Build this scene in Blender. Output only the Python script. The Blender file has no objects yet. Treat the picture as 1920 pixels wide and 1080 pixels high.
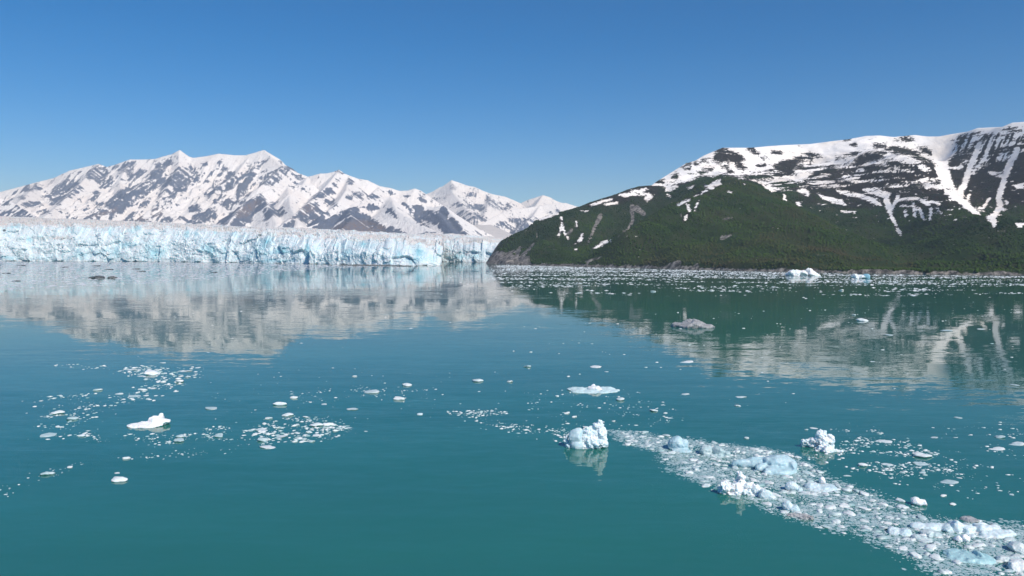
import bpy, bmesh, math, random
import numpy as np
from mathutils import Matrix, Vector
from mathutils import noise as mnoise

# ------------------------------------------------------------------ camera, sky, sun, exposure
S = bpy.context.scene
COL = S.collection
R = math.radians
CAMH, FPX, HORIZ = 30.0, 1478.0, 472.0
PITCH = math.atan((540.0 - HORIZ) / FPX)
cam_d = bpy.data.cameras.new('camera')
cam = bpy.data.objects.new('camera', cam_d)
COL.objects.link(cam)
cam.location = (0, 0, CAMH)
cam.rotation_euler = (math.pi / 2 - PITCH, 0, 0)
cam_d.sensor_width = 36.0
cam_d.lens = 36.0 * FPX / 1920.0
cam_d.clip_start = 0.5
cam_d.clip_end = 60000
S.camera = cam

SUN_AZ, SUN_EL = R(140), R(42)          # azimuth clockwise from the view direction (+Y)
W = bpy.data.worlds.new('World')
S.world = W
W.use_nodes = True
wn = W.node_tree.nodes
wl = W.node_tree.links
bg = wn['Background']
sky = wn.new('ShaderNodeTexSky')
sky.sky_type = 'NISHITA'
sky.sun_disc = False
sky.sun_elevation = SUN_EL
sky.sun_rotation = SUN_AZ
sky.altitude = 0
sky.air_density = 0.7
sky.dust_density = 0.0
sky.ozone_density = 4.0
hs = wn.new('ShaderNodeHueSaturation')
hs.inputs['Saturation'].default_value = 1.40
wl.new(sky.outputs[0], hs.inputs['Color'])
wl.new(hs.outputs[0], bg.inputs[0])
bg.inputs[1].default_value = 0.115

sd = bpy.data.lights.new('sun', 'SUN')
sd.energy = 4.7
sd.angle = R(0.53)
sd.color = (1.0, 0.945, 0.875)
sun = bpy.data.objects.new('sun', sd)
COL.objects.link(sun)
sdir = Vector((math.sin(SUN_AZ) * math.cos(SUN_EL), math.cos(SUN_AZ) * math.cos(SUN_EL), math.sin(SUN_EL)))
sun.rotation_euler = sdir.to_track_quat('Z', 'Y').to_euler()
sun.location = (0, -50, 300)

S.view_settings.view_transform = 'Standard'
S.view_settings.look = 'None'
S.view_settings.exposure = 0.0
S.view_settings.gamma = 1.0
S.view_settings.use_curve_mapping = False
S.render.engine = 'CYCLES'
S.cycles.use_denoising = True
S.cycles.max_bounces = 6
S.cycles.diffuse_bounces = 2
S.cycles.glossy_bounces = 3
S.cycles.transmission_bounces = 2
S.cycles.volume_bounces = 0
S.cycles.transparent_max_bounces = 8
S.cycles.caustics_reflective = False
S.cycles.caustics_refractive = False

# ------------------------------------------------------------------ geometry helpers
CP, SP = math.cos(PITCH), math.sin(PITCH)

def ray(px, py):
    """direction of the ray through a picture point, scaled so that the forward (y) part is 1"""
    u = (px - 960.0) / FPX
    v = (540.0 - py) / FPX
    y = CP + v * SP
    z = -SP + v * CP
    return u / y, 1.0, z / y

def at(px, py, D):
    x, y, z = ray(px, py)
    return np.array([x * D, D, CAMH + z * D])

def onwater(px, py):
    x, y, z = ray(px, py)
    D = -CAMH / z
    return np.array([x * D, D, 0.0])

def project(X, Y, Z):
    zc = Z - CAMH
    f = Y * CP - zc * SP
    v = Y * SP + zc * CP
    f = np.maximum(f, 1.0)
    return 960 + FPX * X / f, 540 - FPX * v / f

def hash2(ix, iy, seed):
    h = (ix.astype(np.int64) * 374761393 + iy.astype(np.int64) * 668265263 + seed * 974634777) & 0xffffffff
    h = ((h ^ (h >> 13)) * 1274126177) & 0xffffffff
    h = ((h ^ (h >> 16)) * 2246822519) & 0xffffffff
    return ((h ^ (h >> 15)) & 0xffffff) / float(0x1000000)

def perlin(x, y, seed=0):
    x = np.asarray(x, float); y = np.asarray(y, float)
    ix = np.floor(x); iy = np.floor(y)
    fx = x - ix; fy = y - iy
    ix = ix.astype(np.int64); iy = iy.astype(np.int64)
    u = fx * fx * fx * (fx * (fx * 6 - 15) + 10)
    v = fy * fy * fy * (fy * (fy * 6 - 15) + 10)
    def g(ax, ay, dx, dy):
        a = hash2(ax, ay, seed) * 6.2831853
        return np.cos(a) * dx + np.sin(a) * dy
    n00 = g(ix, iy, fx, fy); n10 = g(ix + 1, iy, fx - 1, fy)
    n01 = g(ix, iy + 1, fx, fy - 1); n11 = g(ix + 1, iy + 1, fx - 1, fy - 1)
    return 1.5 * ((n00 * (1 - u) + n10 * u) * (1 - v) + (n01 * (1 - u) + n11 * u) * v)

def fbm(x, y, seed=0, octv=4, gain=0.5):
    s = 0; a = 1.0; t = 0
    for o in range(octv):
        s = s + a * perlin(x * 2 ** o + 17.3 * o, y * 2 ** o - 9.1 * o, seed + o); t += a; a *= gain
    return s / t

def ridged(x, y, seed=0, octv=4, gain=0.5):
    s = 0; a = 1.0; t = 0
    for o in range(octv):
        n = 1 - np.abs(perlin(x * 2 ** o + 5.7 * o, y * 2 ** o + 3.3 * o, seed + o)) * 1.6
        s = s + a * n; t += a; a *= gain
    return s / t

def facets(x, y, seed=0, tilt=1.0):
    """blocky fracture pattern: every cell has its own level and its own tilt"""
    ix = np.floor(x).astype(np.int64); iy = np.floor(y).astype(np.int64)
    best = np.full(np.shape(x), 1e9); val = np.zeros(np.shape(x))
    for dx in (-1, 0, 1):
        for dy in (-1, 0, 1):
            cx = ix + dx; cy = iy + dy
            qx = cx + 0.15 + 0.7 * hash2(cx, cy, seed); qy = cy + 0.15 + 0.7 * hash2(cx, cy, seed + 11)
            d = (x - qx) ** 2 + (y - qy) ** 2
            a = hash2(cx, cy, seed + 23) * 6.2831853
            lv = hash2(cx, cy, seed + 37) * 2 - 1
            w = lv + tilt * (np.cos(a) * (x - qx) + np.sin(a) * (y - qy))
            m = d < best
            best = np.where(m, d, best); val = np.where(m, w, val)
    return val

def sstep(a, b, x):
    t = np.clip((x - a) / (b - a), 0, 1)
    return t * t * (3 - 2 * t)

def poly_sd(U, V, poly):
    """signed distance to a closed outline, positive inside"""
    P = np.array(poly, float)
    d = np.full(U.shape, 1e9); ins = np.zeros(U.shape, bool)
    for i in range(len(P)):
        a = P[i]; b = P[(i + 1) % len(P)]
        e = b - a
        t = np.clip(((U - a[0]) * e[0] + (V - a[1]) * e[1]) / (e @ e + 1e-9), 0, 1)
        d = np.minimum(d, (U - a[0] - t * e[0]) ** 2 + (V - a[1] - t * e[1]) ** 2)
        if a[1] != b[1]:
            c = ((a[1] > V) != (b[1] > V)) & (U < (b[0] - a[0]) * (V - a[1]) / (b[1] - a[1]) + a[0])
            ins ^= c
    d = np.sqrt(d)
    return np.where(ins, d, -d)

def line_sd(U, V, pts, w0, w1):
    P = np.array(pts, float)
    best = np.full(U.shape, -1e9); n = len(P) - 1
    for i in range(n):
        a = P[i]; e = P[i + 1] - a
        t = np.clip(((U - a[0]) * e[0] + (V - a[1]) * e[1]) / (e @ e + 1e-9), 0, 1)
        d = np.sqrt((U - a[0] - t * e[0]) ** 2 + (V - a[1] - t * e[1]) ** 2)
        w = w0 + (w1 - w0) * (i + t) / n
        best = np.maximum(best, w - d)
    return best

def masked(U, V, fn, pts, pad=30):
    P = np.array(pts, float)
    out = np.full(U.shape, -99.0)
    m = (U > P[:, 0].min() - pad) & (U < P[:, 0].max() + pad) & (V > P[:, 1].min() - pad) & (V < P[:, 1].max() + pad)
    if m.any():
        out[m] = fn(U[m], V[m])
    return out

def zc(pts, s, ox, oy):
    return [(x / s + ox, y / s + oy) for x, y in pts]

def ridge_query(X, Y, pts):
    """distance to a ridge line, position along it and its height there"""
    P = np.array([at(*p) for p in pts])
    best = np.full(X.shape, 1e12); T = np.zeros(X.shape); Z = np.zeros(X.shape); L = 0
    for i in range(len(P) - 1):
        a = P[i, :2]; e = P[i + 1, :2] - a; ln = math.hypot(*e) + 1e-6
        t = np.clip(((X - a[0]) * e[0] + (Y - a[1]) * e[1]) / ln ** 2, 0, 1)
        d = (X - a[0] - t * e[0]) ** 2 + (Y - a[1] - t * e[1]) ** 2
        m = d < best
        best = np.where(m, d, best)
        T = np.where(m, L + t * ln, T)
        Z = np.where(m, P[i, 2] + t * (P[i + 1, 2] - P[i, 2]), Z)
        L += ln
    return np.sqrt(best), T, Z

def link(o, parent=None):
    COL.objects.link(o)
    if parent is not None:
        o.parent = parent
    return o

def tag(o, label=None, cat=None, group=None, kind=None):
    for k, v in (('label', label), ('category', cat), ('group', group), ('kind', kind)):
        if v:
            o[k] = v
    return o

def mesh_np(name, V, F, smooth=True, attrs=None):
    """a mesh from arrays: V (n,3), F (m,3 or 4)"""
    F = np.asarray(F, np.int32)
    me = bpy.data.meshes.new(name)
    me.vertices.add(len(V)); me.vertices.foreach_set('co', np.asarray(V, np.float32).ravel())
    k = F.shape[1]
    me.loops.add(F.size); me.loops.foreach_set('vertex_index', F.ravel())
    me.polygons.add(len(F)); me.polygons.foreach_set('loop_start', np.arange(0, F.size, k, dtype=np.int32))
    me.polygons.foreach_set('use_smooth', np.full(len(F), smooth))
    me.update(calc_edges=True)
    for n, a in (attrs or {}).items():
        at_ = me.attributes.new(n, 'FLOAT', 'POINT')
        at_.data.foreach_set('value', np.asarray(a, np.float32).ravel())
    return me

def grid_faces(nx, ny):
    i = np.arange(ny - 1)[:, None] * nx + np.arange(nx - 1)[None, :]
    i = i.ravel()
    return np.stack([i, i + 1, i + nx + 1, i + nx], 1)

# ------------------------------------------------------------------ material helpers
class NT:
    def __init__(s, name):
        s.m = bpy.data.materials.new(name); s.m.use_nodes = True
        s.n = s.m.node_tree.nodes; s.l = s.m.node_tree.links
        s.b = s.n['Principled BSDF']; s.out = s.n['Material Output']
    def new(s, t, **k):
        n = s.n.new(t)
        for a, v in k.items():
            setattr(n, a, v)
        return n
    def val(s, sock, v):
        if hasattr(v, 'is_linked') or isinstance(v, bpy.types.NodeSocket):
            s.l.new(v, sock)
        else:
            sock.default_value = v
    def math(s, op, a, b=0.0, c=None, clamp=False):
        n = s.new('ShaderNodeMath', operation=op); n.use_clamp = clamp
        s.val(n.inputs[0], a); s.val(n.inputs[1], b)
        if c is not None: s.val(n.inputs[2], c)
        return n.outputs[0]
    def attr(s, name, typ='GEOMETRY'):
        n = s.new('ShaderNodeAttribute', attribute_name=name); n.attribute_type = typ
        return n.outputs['Fac']
    def noise(s, scale, detail=4, rough=0.5, vec=None, out='Fac', mapscale=None):
        n = s.new('ShaderNodeTexNoise'); n.inputs['Scale'].default_value = scale
        n.inputs['Detail'].default_value = detail; n.inputs['Roughness'].default_value = rough
        v = vec or s.pos()
        if mapscale:
            mp = s.new('ShaderNodeMapping'); mp.inputs['Scale'].default_value = mapscale
            s.l.new(v, mp.inputs[0]); v = mp.outputs[0]
        s.l.new(v, n.inputs['Vector'])
        return n.outputs[out]
    def pos(s):
        if not hasattr(s, '_p'):
            s._p = s.new('ShaderNodeNewGeometry')
        return s._p.outputs['Position']
    def obj(s):
        if not hasattr(s, '_o'):
            s._o = s.new('ShaderNodeTexCoord')
        return s._o.outputs['Object']
    def ramp(s, f, a, b, smooth=True):
        n = s.new('ShaderNodeMapRange', interpolation_type='SMOOTHSTEP' if smooth else 'LINEAR')
        s.val(n.inputs[0], f); n.inputs[1].default_value = a; n.inputs[2].default_value = b
        return n.outputs[0]
    def mix(s, f, a, b):
        n = s.new('ShaderNodeMix', data_type='RGBA')
        s.val(n.inputs[0], f)
        for q, v in ((n.inputs[6], a), (n.inputs[7], b)):
            s.val(q, v if isinstance(v, bpy.types.NodeSocket) else tuple(v) + (1,))
        return n.outputs[2]
    def bump(s, h, dist, strength=1.0):
        n = s.new('ShaderNodeBump'); n.inputs['Strength'].default_value = strength
        n.inputs['Distance'].default_value = dist
        s.l.new(h, n.inputs['Height'])
        return n.outputs[0]
    def done(s, col, rough=0.8, normal=None, spec=0.2):
        s.val(s.b.inputs['Base Color'], col if isinstance(col, bpy.types.NodeSocket) else tuple(col) + (1,))
        s.val(s.b.inputs['Roughness'], rough)
        s.b.inputs['Specular IOR Level'].default_value = spec
        if normal is not None: s.l.new(normal, s.b.inputs['Normal'])
        return s.m

SNOW = (0.83, 0.82, 0.815)

def mat_alpine(name, rockA, rockB, brown):
    t = NT(name)
    sn = t.attr('rock')
    n1 = t.noise(1 / 90.0, 5, 0.65); n2 = t.noise(1 / 22.0, 3, 0.6)
    g = t.attr('gully')
    n3 = t.noise(1.0, 4, 0.65, None, 'Fac', (1 / 19.0, 1 / 120.0, 1 / 90.0))
    f = t.math('ADD', sn, t.math('MULTIPLY', t.math('SUBTRACT', n1, 0.5), 1.5))
    f = t.math('ADD', f, t.math('MULTIPLY', t.math('SUBTRACT', n2, 0.5), 2.0))
    f = t.math('ADD', f, t.math('MULTIPLY', t.math('SUBTRACT', n3, 0.5), 3.2))
    f = t.math('ADD', f, t.math('MULTIPLY', g, 1.5))
    m = t.ramp(f, -0.10, 0.22)
    rc = t.mix(t.ramp(t.noise(1 / 160.0, 4), 0.35, 0.65), rockA, rockB)
    rc = t.mix(t.ramp(t.attr('brown'), 0.0, 1.0), rc, brown)
    rc = t.mix(t.ramp(t.noise(1 / 14.0, 3), 0.3, 0.8), rc, tuple(min(1, c * 1.7) for c in rockA))
    snow = t.mix(t.ramp(t.noise(1 / 300.0, 4), 0.4, 0.75), SNOW, (0.80, 0.765, 0.745))
    c = t.mix(m, snow, rc)
    return t.done(c, 0.85, t.bump(t.noise(1.0, 6, 0.65, None, 'Fac', (1 / 28.0, 1 / 50.0, 1 / 50.0)), 14.0, 0.9), 0.1)

def mat_hill():
    t = NT('hillside_ground')
    n1 = t.noise(1 / 30.0, 5, 0.6); n2 = t.noise(1 / 8.0, 3, 0.6)
    n3 = t.noise(1.0, 4, 0.65, None, 'Fac', (1 / 55.0, 1 / 90.0, 1 / 7.0))
    f = t.math('ADD', t.attr('snow'), t.math('MULTIPLY', t.math('SUBTRACT', n1, 0.5), 2.0))
    f = t.math('ADD', f, t.math('MULTIPLY', t.math('SUBTRACT', n2, 0.5), 2.6))
    f = t.math('ADD', f, t.math('MULTIPLY', t.math('SUBTRACT', t.noise(1 / 3.6, 2, 0.6), 0.5), 1.0))
    f = t.math('ADD', f, t.math('MULTIPLY', t.math('SUBTRACT', n3, 0.5), 3.0))
    sm = t.ramp(f, -0.12, 0.26)
    r = t.math('ADD', t.attr('rock'), t.math('MULTIPLY', t.math('SUBTRACT', n1, 0.5), 2.0))
    rm = t.ramp(r, -0.05, 0.35)
    up = t.attr('bare')
    veg = t.mix(t.ramp(t.noise(1 / 70.0, 4), 0.35, 0.65), (0.016, 0.034, 0.010), (0.032, 0.040, 0.016))
    bare = t.mix(t.ramp(n2, 0.3, 0.7), (0.014, 0.012, 0.009), (0.034, 0.027, 0.020))
    c = t.mix(t.ramp(up, 0.3, 0.8), veg, bare)
    rock = t.mix(t.ramp(t.noise(1.0, 5, 0.7, None, 'Fac', (1 / 9.0, 1 / 9.0, 1 / 34.0)), 0.38, 0.66), (0.045, 0.045, 0.043), (0.34, 0.31, 0.28))
    c = t.mix(rm, c, rock)
    c = t.mix(sm, c, t.mix(t.ramp(t.noise(1 / 120.0, 3), 0.4, 0.7), (0.93, 0.90, 0.87), (0.88, 0.81, 0.74)))
    return t.done(c, 0.9, t.bump(t.noise(1 / 9.0, 4, 0.6), 2.5, 0.6), 0.1)

def mat_glacier():
    t = NT('glacier_ice')
    n = t.noise(1 / 26.0, 5, 0.65); nf = t.noise(1 / 7.0, 4, 0.6)
    b = t.math('ADD', t.attr('blue'), t.math('MULTIPLY', t.math('SUBTRACT', n, 0.5), 1.1))
    white = t.mix(t.ramp(nf, 0.3, 0.7), (0.62, 0.75, 0.80), (0.75, 0.80, 0.82))
    c = t.mix(t.ramp(b, 0.05, 0.75), white, (0.48, 0.69, 0.76))
    c = t.mix(t.ramp(b, 0.6, 1.3), c, (0.25, 0.54, 0.64))
    d = t.math('ADD', t.attr('dirt'), t.math('MULTIPLY', t.math('SUBTRACT', t.noise(1 / 18.0, 5, 0.7), 0.5), 1.4))
    c = t.mix(t.math('MULTIPLY', t.ramp(d, 0.15, 0.85), 0.85), c, (0.56, 0.52, 0.49))
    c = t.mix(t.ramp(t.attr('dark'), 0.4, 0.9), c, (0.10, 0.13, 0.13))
    t.b.inputs['Subsurface Weight'].default_value = 0.6
    t.b.inputs['Subsurface Radius'].default_value = (0.6, 0.95, 1.0)
    t.b.inputs['Subsurface Scale'].default_value = 9.0
    return t.done(c, 0.6, t.bump(nf, 2.0, 0.4), 0.2)

def mat_ice(name, light, dark, vary='OBJ', dirt=0.0, sss=0.25, scale=1.0):
    t = NT(name)
    if vary == 'OBJ':
        oi = t.new('ShaderNodeObjectInfo'); rnd = oi.outputs['Random']
    else:
        rnd = t.attr('tint')
    n = t.noise(0.9 * scale, 4, 0.6, t.obj() if vary == 'OBJ' else None)
    f = t.math('ADD', t.math('MULTIPLY', rnd, 0.6), t.math('MULTIPLY', t.math('SUBTRACT', n, 0.3), 1.3))
    c = t.mix(t.ramp(f, 0.35, 0.95), light, dark)
    if dirt > 0:
        c = t.mix(t.math('MULTIPLY', t.ramp(t.noise(1.3 * scale, 5, 0.7, t.obj()), 0.5, 0.7), dirt), c, (0.16, 0.15, 0.14))
    nb = t.bump(t.noise(3.5 * scale, 4, 0.6, t.obj() if vary == 'OBJ' else None), 0.12 / scale, 0.5)
    t.b.inputs['Subsurface Weight'].default_value = sss
    t.b.inputs['Subsurface Radius'].default_value = (0.35, 0.6, 0.7)
    t.b.inputs['Subsurface Scale'].default_value = 0.4
    return t.done(c, 0.42, nb, 0.4)

def wave_normal(t, fine):
    """normal of the rippled surface: small slopes in two directions, calmer and rougher lanes"""
    def slope(scale, amp, ms):
        c = t.noise(scale, 2.0, 0.55, None, 'Color', ms)
        v = t.new('ShaderNodeVectorMath', operation='SUBTRACT'); t.l.new(c, v.inputs[0]); v.inputs[1].default_value = (0.5, 0.5, 0.5)
        m = t.new('ShaderNodeVectorMath', operation='MULTIPLY'); t.l.new(v.outputs[0], m.inputs[0]); m.inputs[1].default_value = (amp * 0.6, amp, 0)
        return m.outputs[0]
    fn_ = slope(1.0, 0.016, (1.3, 3.6, 1)); a = slope(1.0, 0.038, (0.30, 1.2, 1)); b = slope(1.0, 0.034, (0.05, 0.28, 1))
    s = t.new('ShaderNodeVectorMath', operation='ADD'); t.l.new(a, s.inputs[0]); t.l.new(b, s.inputs[1])
    s2 = t.new('ShaderNodeVectorMath', operation='ADD'); t.l.new(s.outputs[0], s2.inputs[0]); t.l.new(fn_, s2.inputs[1]); s = s2
    k = t.math('ADD', t.math('MULTIPLY', t.ramp(t.noise(1.0, 3, 0.5, None, 'Fac', (0.004, 0.012, 1)), 0.38, 0.66), 1.1), 0.28)
    sx = t.new('ShaderNodeSeparateXYZ'); t.l.new(t.pos(), sx.inputs[0])
    k = t.math('ADD', k, t.math('MULTIPLY', t.ramp(sx.outputs[1], 260.0, 80.0), 1.3))
    sc = t.new('ShaderNodeVectorMath', operation='SCALE'); t.l.new(s.outputs[0], sc.inputs[0]); t.l.new(k, sc.inputs['Scale'])
    ad = t.new('ShaderNodeVectorMath', operation='ADD'); t.l.new(sc.outputs[0], ad.inputs[0]); ad.inputs[1].default_value = (0, 0, 1)
    nm = t.new('ShaderNodeVectorMath', operation='NORMALIZE'); t.l.new(ad.outputs[0], nm.inputs[0])
    return nm.outputs[0]

WATER_C = (0.036, 0.258, 0.216)
def mat_water():
    t = NT('glacial_water')
    nrm = wave_normal(t, True)
    fr = t.new('ShaderNodeFresnel'); fr.inputs['IOR'].default_value = 1.44; t.l.new(nrm, fr.inputs['Normal'])
    gl = t.new('ShaderNodeBsdfGlossy'); gl.inputs['Roughness'].default_value = 0.012; t.l.new(nrm, gl.inputs['Normal'])
    df = t.new('ShaderNodeBsdfDiffuse')
    c = t.mix(t.ramp(t.noise(1.0, 4, 0.55, None, 'Fac', (0.010, 0.03, 1)), 0.3, 0.7), WATER_C, tuple(v * 1.16 for v in WATER_C))
    t.l.new(c, df.inputs['Color'])
    tr = t.new('ShaderNodeBsdfTransparent'); tr.inputs['Color'].default_value = (0.75, 0.93, 0.93, 1)
    m1 = t.new('ShaderNodeMixShader'); m1.inputs[0].default_value = 0.55
    t.l.new(tr.outputs[0], m1.inputs[1]); t.l.new(df.outputs[0], m1.inputs[2])
    m2 = t.new('ShaderNodeMixShader'); t.l.new(fr.outputs[0], m2.inputs[0])
    t.l.new(m1.outputs[0], m2.inputs[1]); t.l.new(gl.outputs[0], m2.inputs[2])
    t.l.new(m2.outputs[0], t.out.inputs['Surface'])
    return t.m

def mat_murk(name, a):
    t = NT(name)
    df = t.new('ShaderNodeBsdfDiffuse'); df.inputs['Color'].default_value = tuple(v * 1.5 for v in WATER_C) + (1,)
    if a >= 1:
        t.l.new(df.outputs[0], t.out.inputs['Surface'])
    else:
        tr = t.new('ShaderNodeBsdfTransparent')
        m1 = t.new('ShaderNodeMixShader'); m1.inputs[0].default_value = a
        t.l.new(tr.outputs[0], m1.inputs[1]); t.l.new(df.outputs[0], m1.inputs[2])
        t.l.new(m1.outputs[0], t.out.inputs['Surface'])
    return t.m

# ------------------------------------------------------------------ water
def sheet(name, z, mat, x0, x1, y0, y1):
    me = mesh_np(name, [(x0, y0, z), (x1, y0, z), (x1, y1, z), (x0, y1, z)], [(0, 1, 2, 3)], False)
    me.materials.append(mat)
    o = link(bpy.data.objects.new(name, me)); o['kind'] = 'structure'
    return o
sheet('water', 0.0, mat_water(), -8000, 8000, -1500, 11500)
sheet('water', -0.28, mat_murk('turbid_water', 0.6), -7900, 7900, -1400, 11400)
sheet('water', -0.75, mat_murk('deep_turbid_water', 1.0), -7800, 7800, -1300, 11300)

# ------------------------------------------------------------------ traced outlines (snow, rock) on the slopes
Z1 = (3.4286, 0, 260)
Z2 = (3.2, 500, 260)
Z3 = (3.177, 880, 220)
Z4 = (3.0857, 1360, 210)
ROCK_MASSIF = [zc(p, *Z1) for p in [
    [(70,355),(105,330),(170,300),(240,290),(275,300),(270,325),(200,335),(120,345),(80,362)],
    [(260,380),(300,345),(370,290),(430,250),(500,205),(520,215),(470,255),(520,290),(545,320),(500,350),(480,385),(430,370),(405,405),(380,430),(320,425),(345,400),(300,375)],
    [(130,410),(190,400),(240,410),(230,430),(170,440),(140,430)],
    [(120,380),(150,365),(175,370),(160,390),(135,390)],
    [(580,355),(620,335),(655,345),(620,360)],
    [(560,215),(590,190),(635,160),(670,170),(700,210),(730,250),(715,290),(690,305),(650,310),(620,290),(600,260),(570,260),(555,235)],
    [(700,180),(760,165),(830,140),(870,150),(850,190),(860,230),(835,270),(790,270),(750,250),(760,210)],
    [(870,230),(900,190),(940,200),(950,215),(900,245)],
    [(880,280),(930,240),(990,200),(1040,190),(1045,240),(1020,290),(970,310),(900,330),(870,310)],
    [(670,430),(700,390),(760,340),(830,300),(880,300),(920,330),(940,345),(920,390),(880,430),(850,440),(770,470),(720,470),(690,450)],
    [(525,520),(560,500),(640,465),(700,450),(720,475),(660,490),(590,530)],
    [(620,420),(650,405),(675,420),(650,440)],
    [(1010,375),(1040,310),(1080,250),(1120,200),(1150,170),(1200,190),(1220,240),(1280,250),(1290,280),(1230,270),(1215,310),(1190,340),(1150,350),(1130,370),(1085,380),(1060,360),(1030,380)],
    [(1210,180),(1240,170),(1290,240),(1280,275),(1240,240)],
    [(990,170),(1030,150),(1110,130),(1120,160),(1060,190),(1000,190)],
    [(1400,140),(1430,150),(1450,180),(1475,190),(1460,210),(1420,210),(1405,175)],
    [(1290,160),(1330,150),(1340,175),(1310,170)],
    [(1330,330),(1370,290),(1440,250),(1500,215),(1570,215),(1620,180),(1640,220),(1620,270),(1590,300),(1615,350),(1570,385),(1530,370),(1500,330),(1440,340),(1390,330),(1345,395),(1320,360)],
    [(1360,400),(1420,360),(1480,370),(1530,400),(1500,425),(1420,430),(1380,420)],
    [(1655,300),(1700,270),(1760,220),(1840,170),(1870,190),(1840,240),(1790,280),(1740,300),(1690,320)],
    [(1680,145),(1730,140),(1720,165),(1690,165)],
    [(780,540),(830,490),(880,470),(910,490),(930,520),(960,500),(1020,435),(1045,440),(1040,470),(1060,500),(1010,525),(950,545),(850,545)],
    [(1030,545),(1090,515),(1150,500),(1250,490),(1350,450),(1390,450),(1390,480),(1340,520),(1300,550),(1240,555),(1170,530),(1100,540)],
    [(1210,440),(1270,425),(1300,460),(1250,475),(1215,470)],
    [(230,470),(300,460),(330,470),(260,485)],
]] + [zc(p, *Z2) for p in [[(0,250),(0,285),(40,280),(80,240),(130,200),(60,190),(20,220)], [(150,210),(200,215),(230,240),(180,250)]]]
ROCK_PYRAMID = [zc(p, *Z1) for p in [
    [(1470,560),(1510,500),(1560,430),(1620,380),(1680,355),(1710,400),(1730,440),(1700,480),(1650,470),(1620,530),(1580,565),(1500,570)],
    [(1360,545),(1430,500),(1500,440),(1560,430),(1500,500),(1440,555)],
    [(1700,480),(1740,420),(1790,390),(1830,440),(1840,475),(1810,510),(1760,490),(1720,560),(1690,560)]]]
ROCK_SECOND = [zc(p, *Z2) for p in [
    [(75,540),(130,490),(200,420),(260,380),(310,390),(330,430),(400,440),(360,470),(330,510),(260,560)],
    [(260,370),(300,330),(370,290),(420,240),(450,230),(440,270),(400,310),(420,330),(370,340),(320,360)],
    [(470,360),(500,330),(560,310),(590,330),(580,360),(520,365)],
    [(600,350),(630,330),(690,345),(670,360),(620,362)],
    [(415,200),(440,188),(465,210),(440,220)],
    [(190,310),(225,290),(235,300),(205,330)], [(150,400),(175,370),(190,390),(165,430)],
    [(480,260),(505,240),(525,270),(500,280)],
    [(330,380),(360,370),(400,365),(420,400),(395,410),(360,400)],
    [(820,345),(900,340),(980,380),(950,390),(880,360)], [(700,310),(760,320),(800,345),(760,340)]]]
ROCK_FRONT = [zc(p, *Z2) for p in [
    [(240,560),(330,500),(420,445),(490,415),(545,405),(560,440),(600,460),(650,490),(700,520),(760,530),(830,560),(850,580),(700,590),(600,580),(400,570)],
    [(560,410),(640,390),(680,420),(640,440),(600,430)],
    [(690,410),(720,400),(770,440),(800,480),(780,490),(740,450)],
    [(870,400),(910,395),(960,430),(1010,440),(1060,400),(1100,450),(1160,520),(1220,600),(1100,600),(1060,570),(1000,520),(940,500),(900,460)],
    [(810,380),(840,385),(930,490),(990,540),(960,540),(900,500)],
    [(720,530),(800,545),(840,575),(740,570)], [(880,575),(960,560),(1060,570),(1000,590)]]]
ROCK_CENTRAL = [zc(p, *Z2) for p in [
    [(1110,400),(1150,380),(1200,400),(1280,390),(1330,430),(1300,440),(1240,420),(1180,410)],
    [(1120,440),(1180,430),(1250,450),(1300,470),(1320,490),(1270,510),(1210,520),(1170,480)],
    [(1260,340),(1300,340),(1390,380),(1500,400),(1440,430),(1380,420),(1330,390)],
    [(1090,300),(1110,270),(1150,290),(1130,310)], [(1170,320),(1230,330),(1260,350),(1200,345)]]]
ROCK_WHITE = [zc(p, *Z2) for p in [
    [(1320,560),(1380,510),(1440,490),(1500,475),(1560,480),(1620,470),(1640,490),(1560,540),(1480,600),(1420,600),(1350,590)],
    [(1680,440),(1740,425),(1760,440),(1700,455)]]]
ROCK_LOWLEFT = [zc(p, *Z1) for p in [
    [(-300,440),(0,450),(70,455),(130,470),(200,490),(260,530),(-300,530)], [(-300,380),(0,392),(50,400),(75,420),(60,435),(0,430),(-300,420)],
    [(80,425),(110,430),(170,470),(120,455)]]]
BROWN = [zc(p, *Z2) for p in [[(440,500),(560,480),(660,495),(720,525),(720,580),(430,580),(380,540)], [(180,420),(260,380),(310,420),(220,470)]]] + \
        [zc(p, *Z1) for p in [[(1500,470),(1560,430),(1660,380),(1690,400),(1600,500),(1520,520)], [(850,490),(1040,430),(1060,500),(860,545)], [(560,500),(760,430),(760,470),(600,520)]]]

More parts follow.
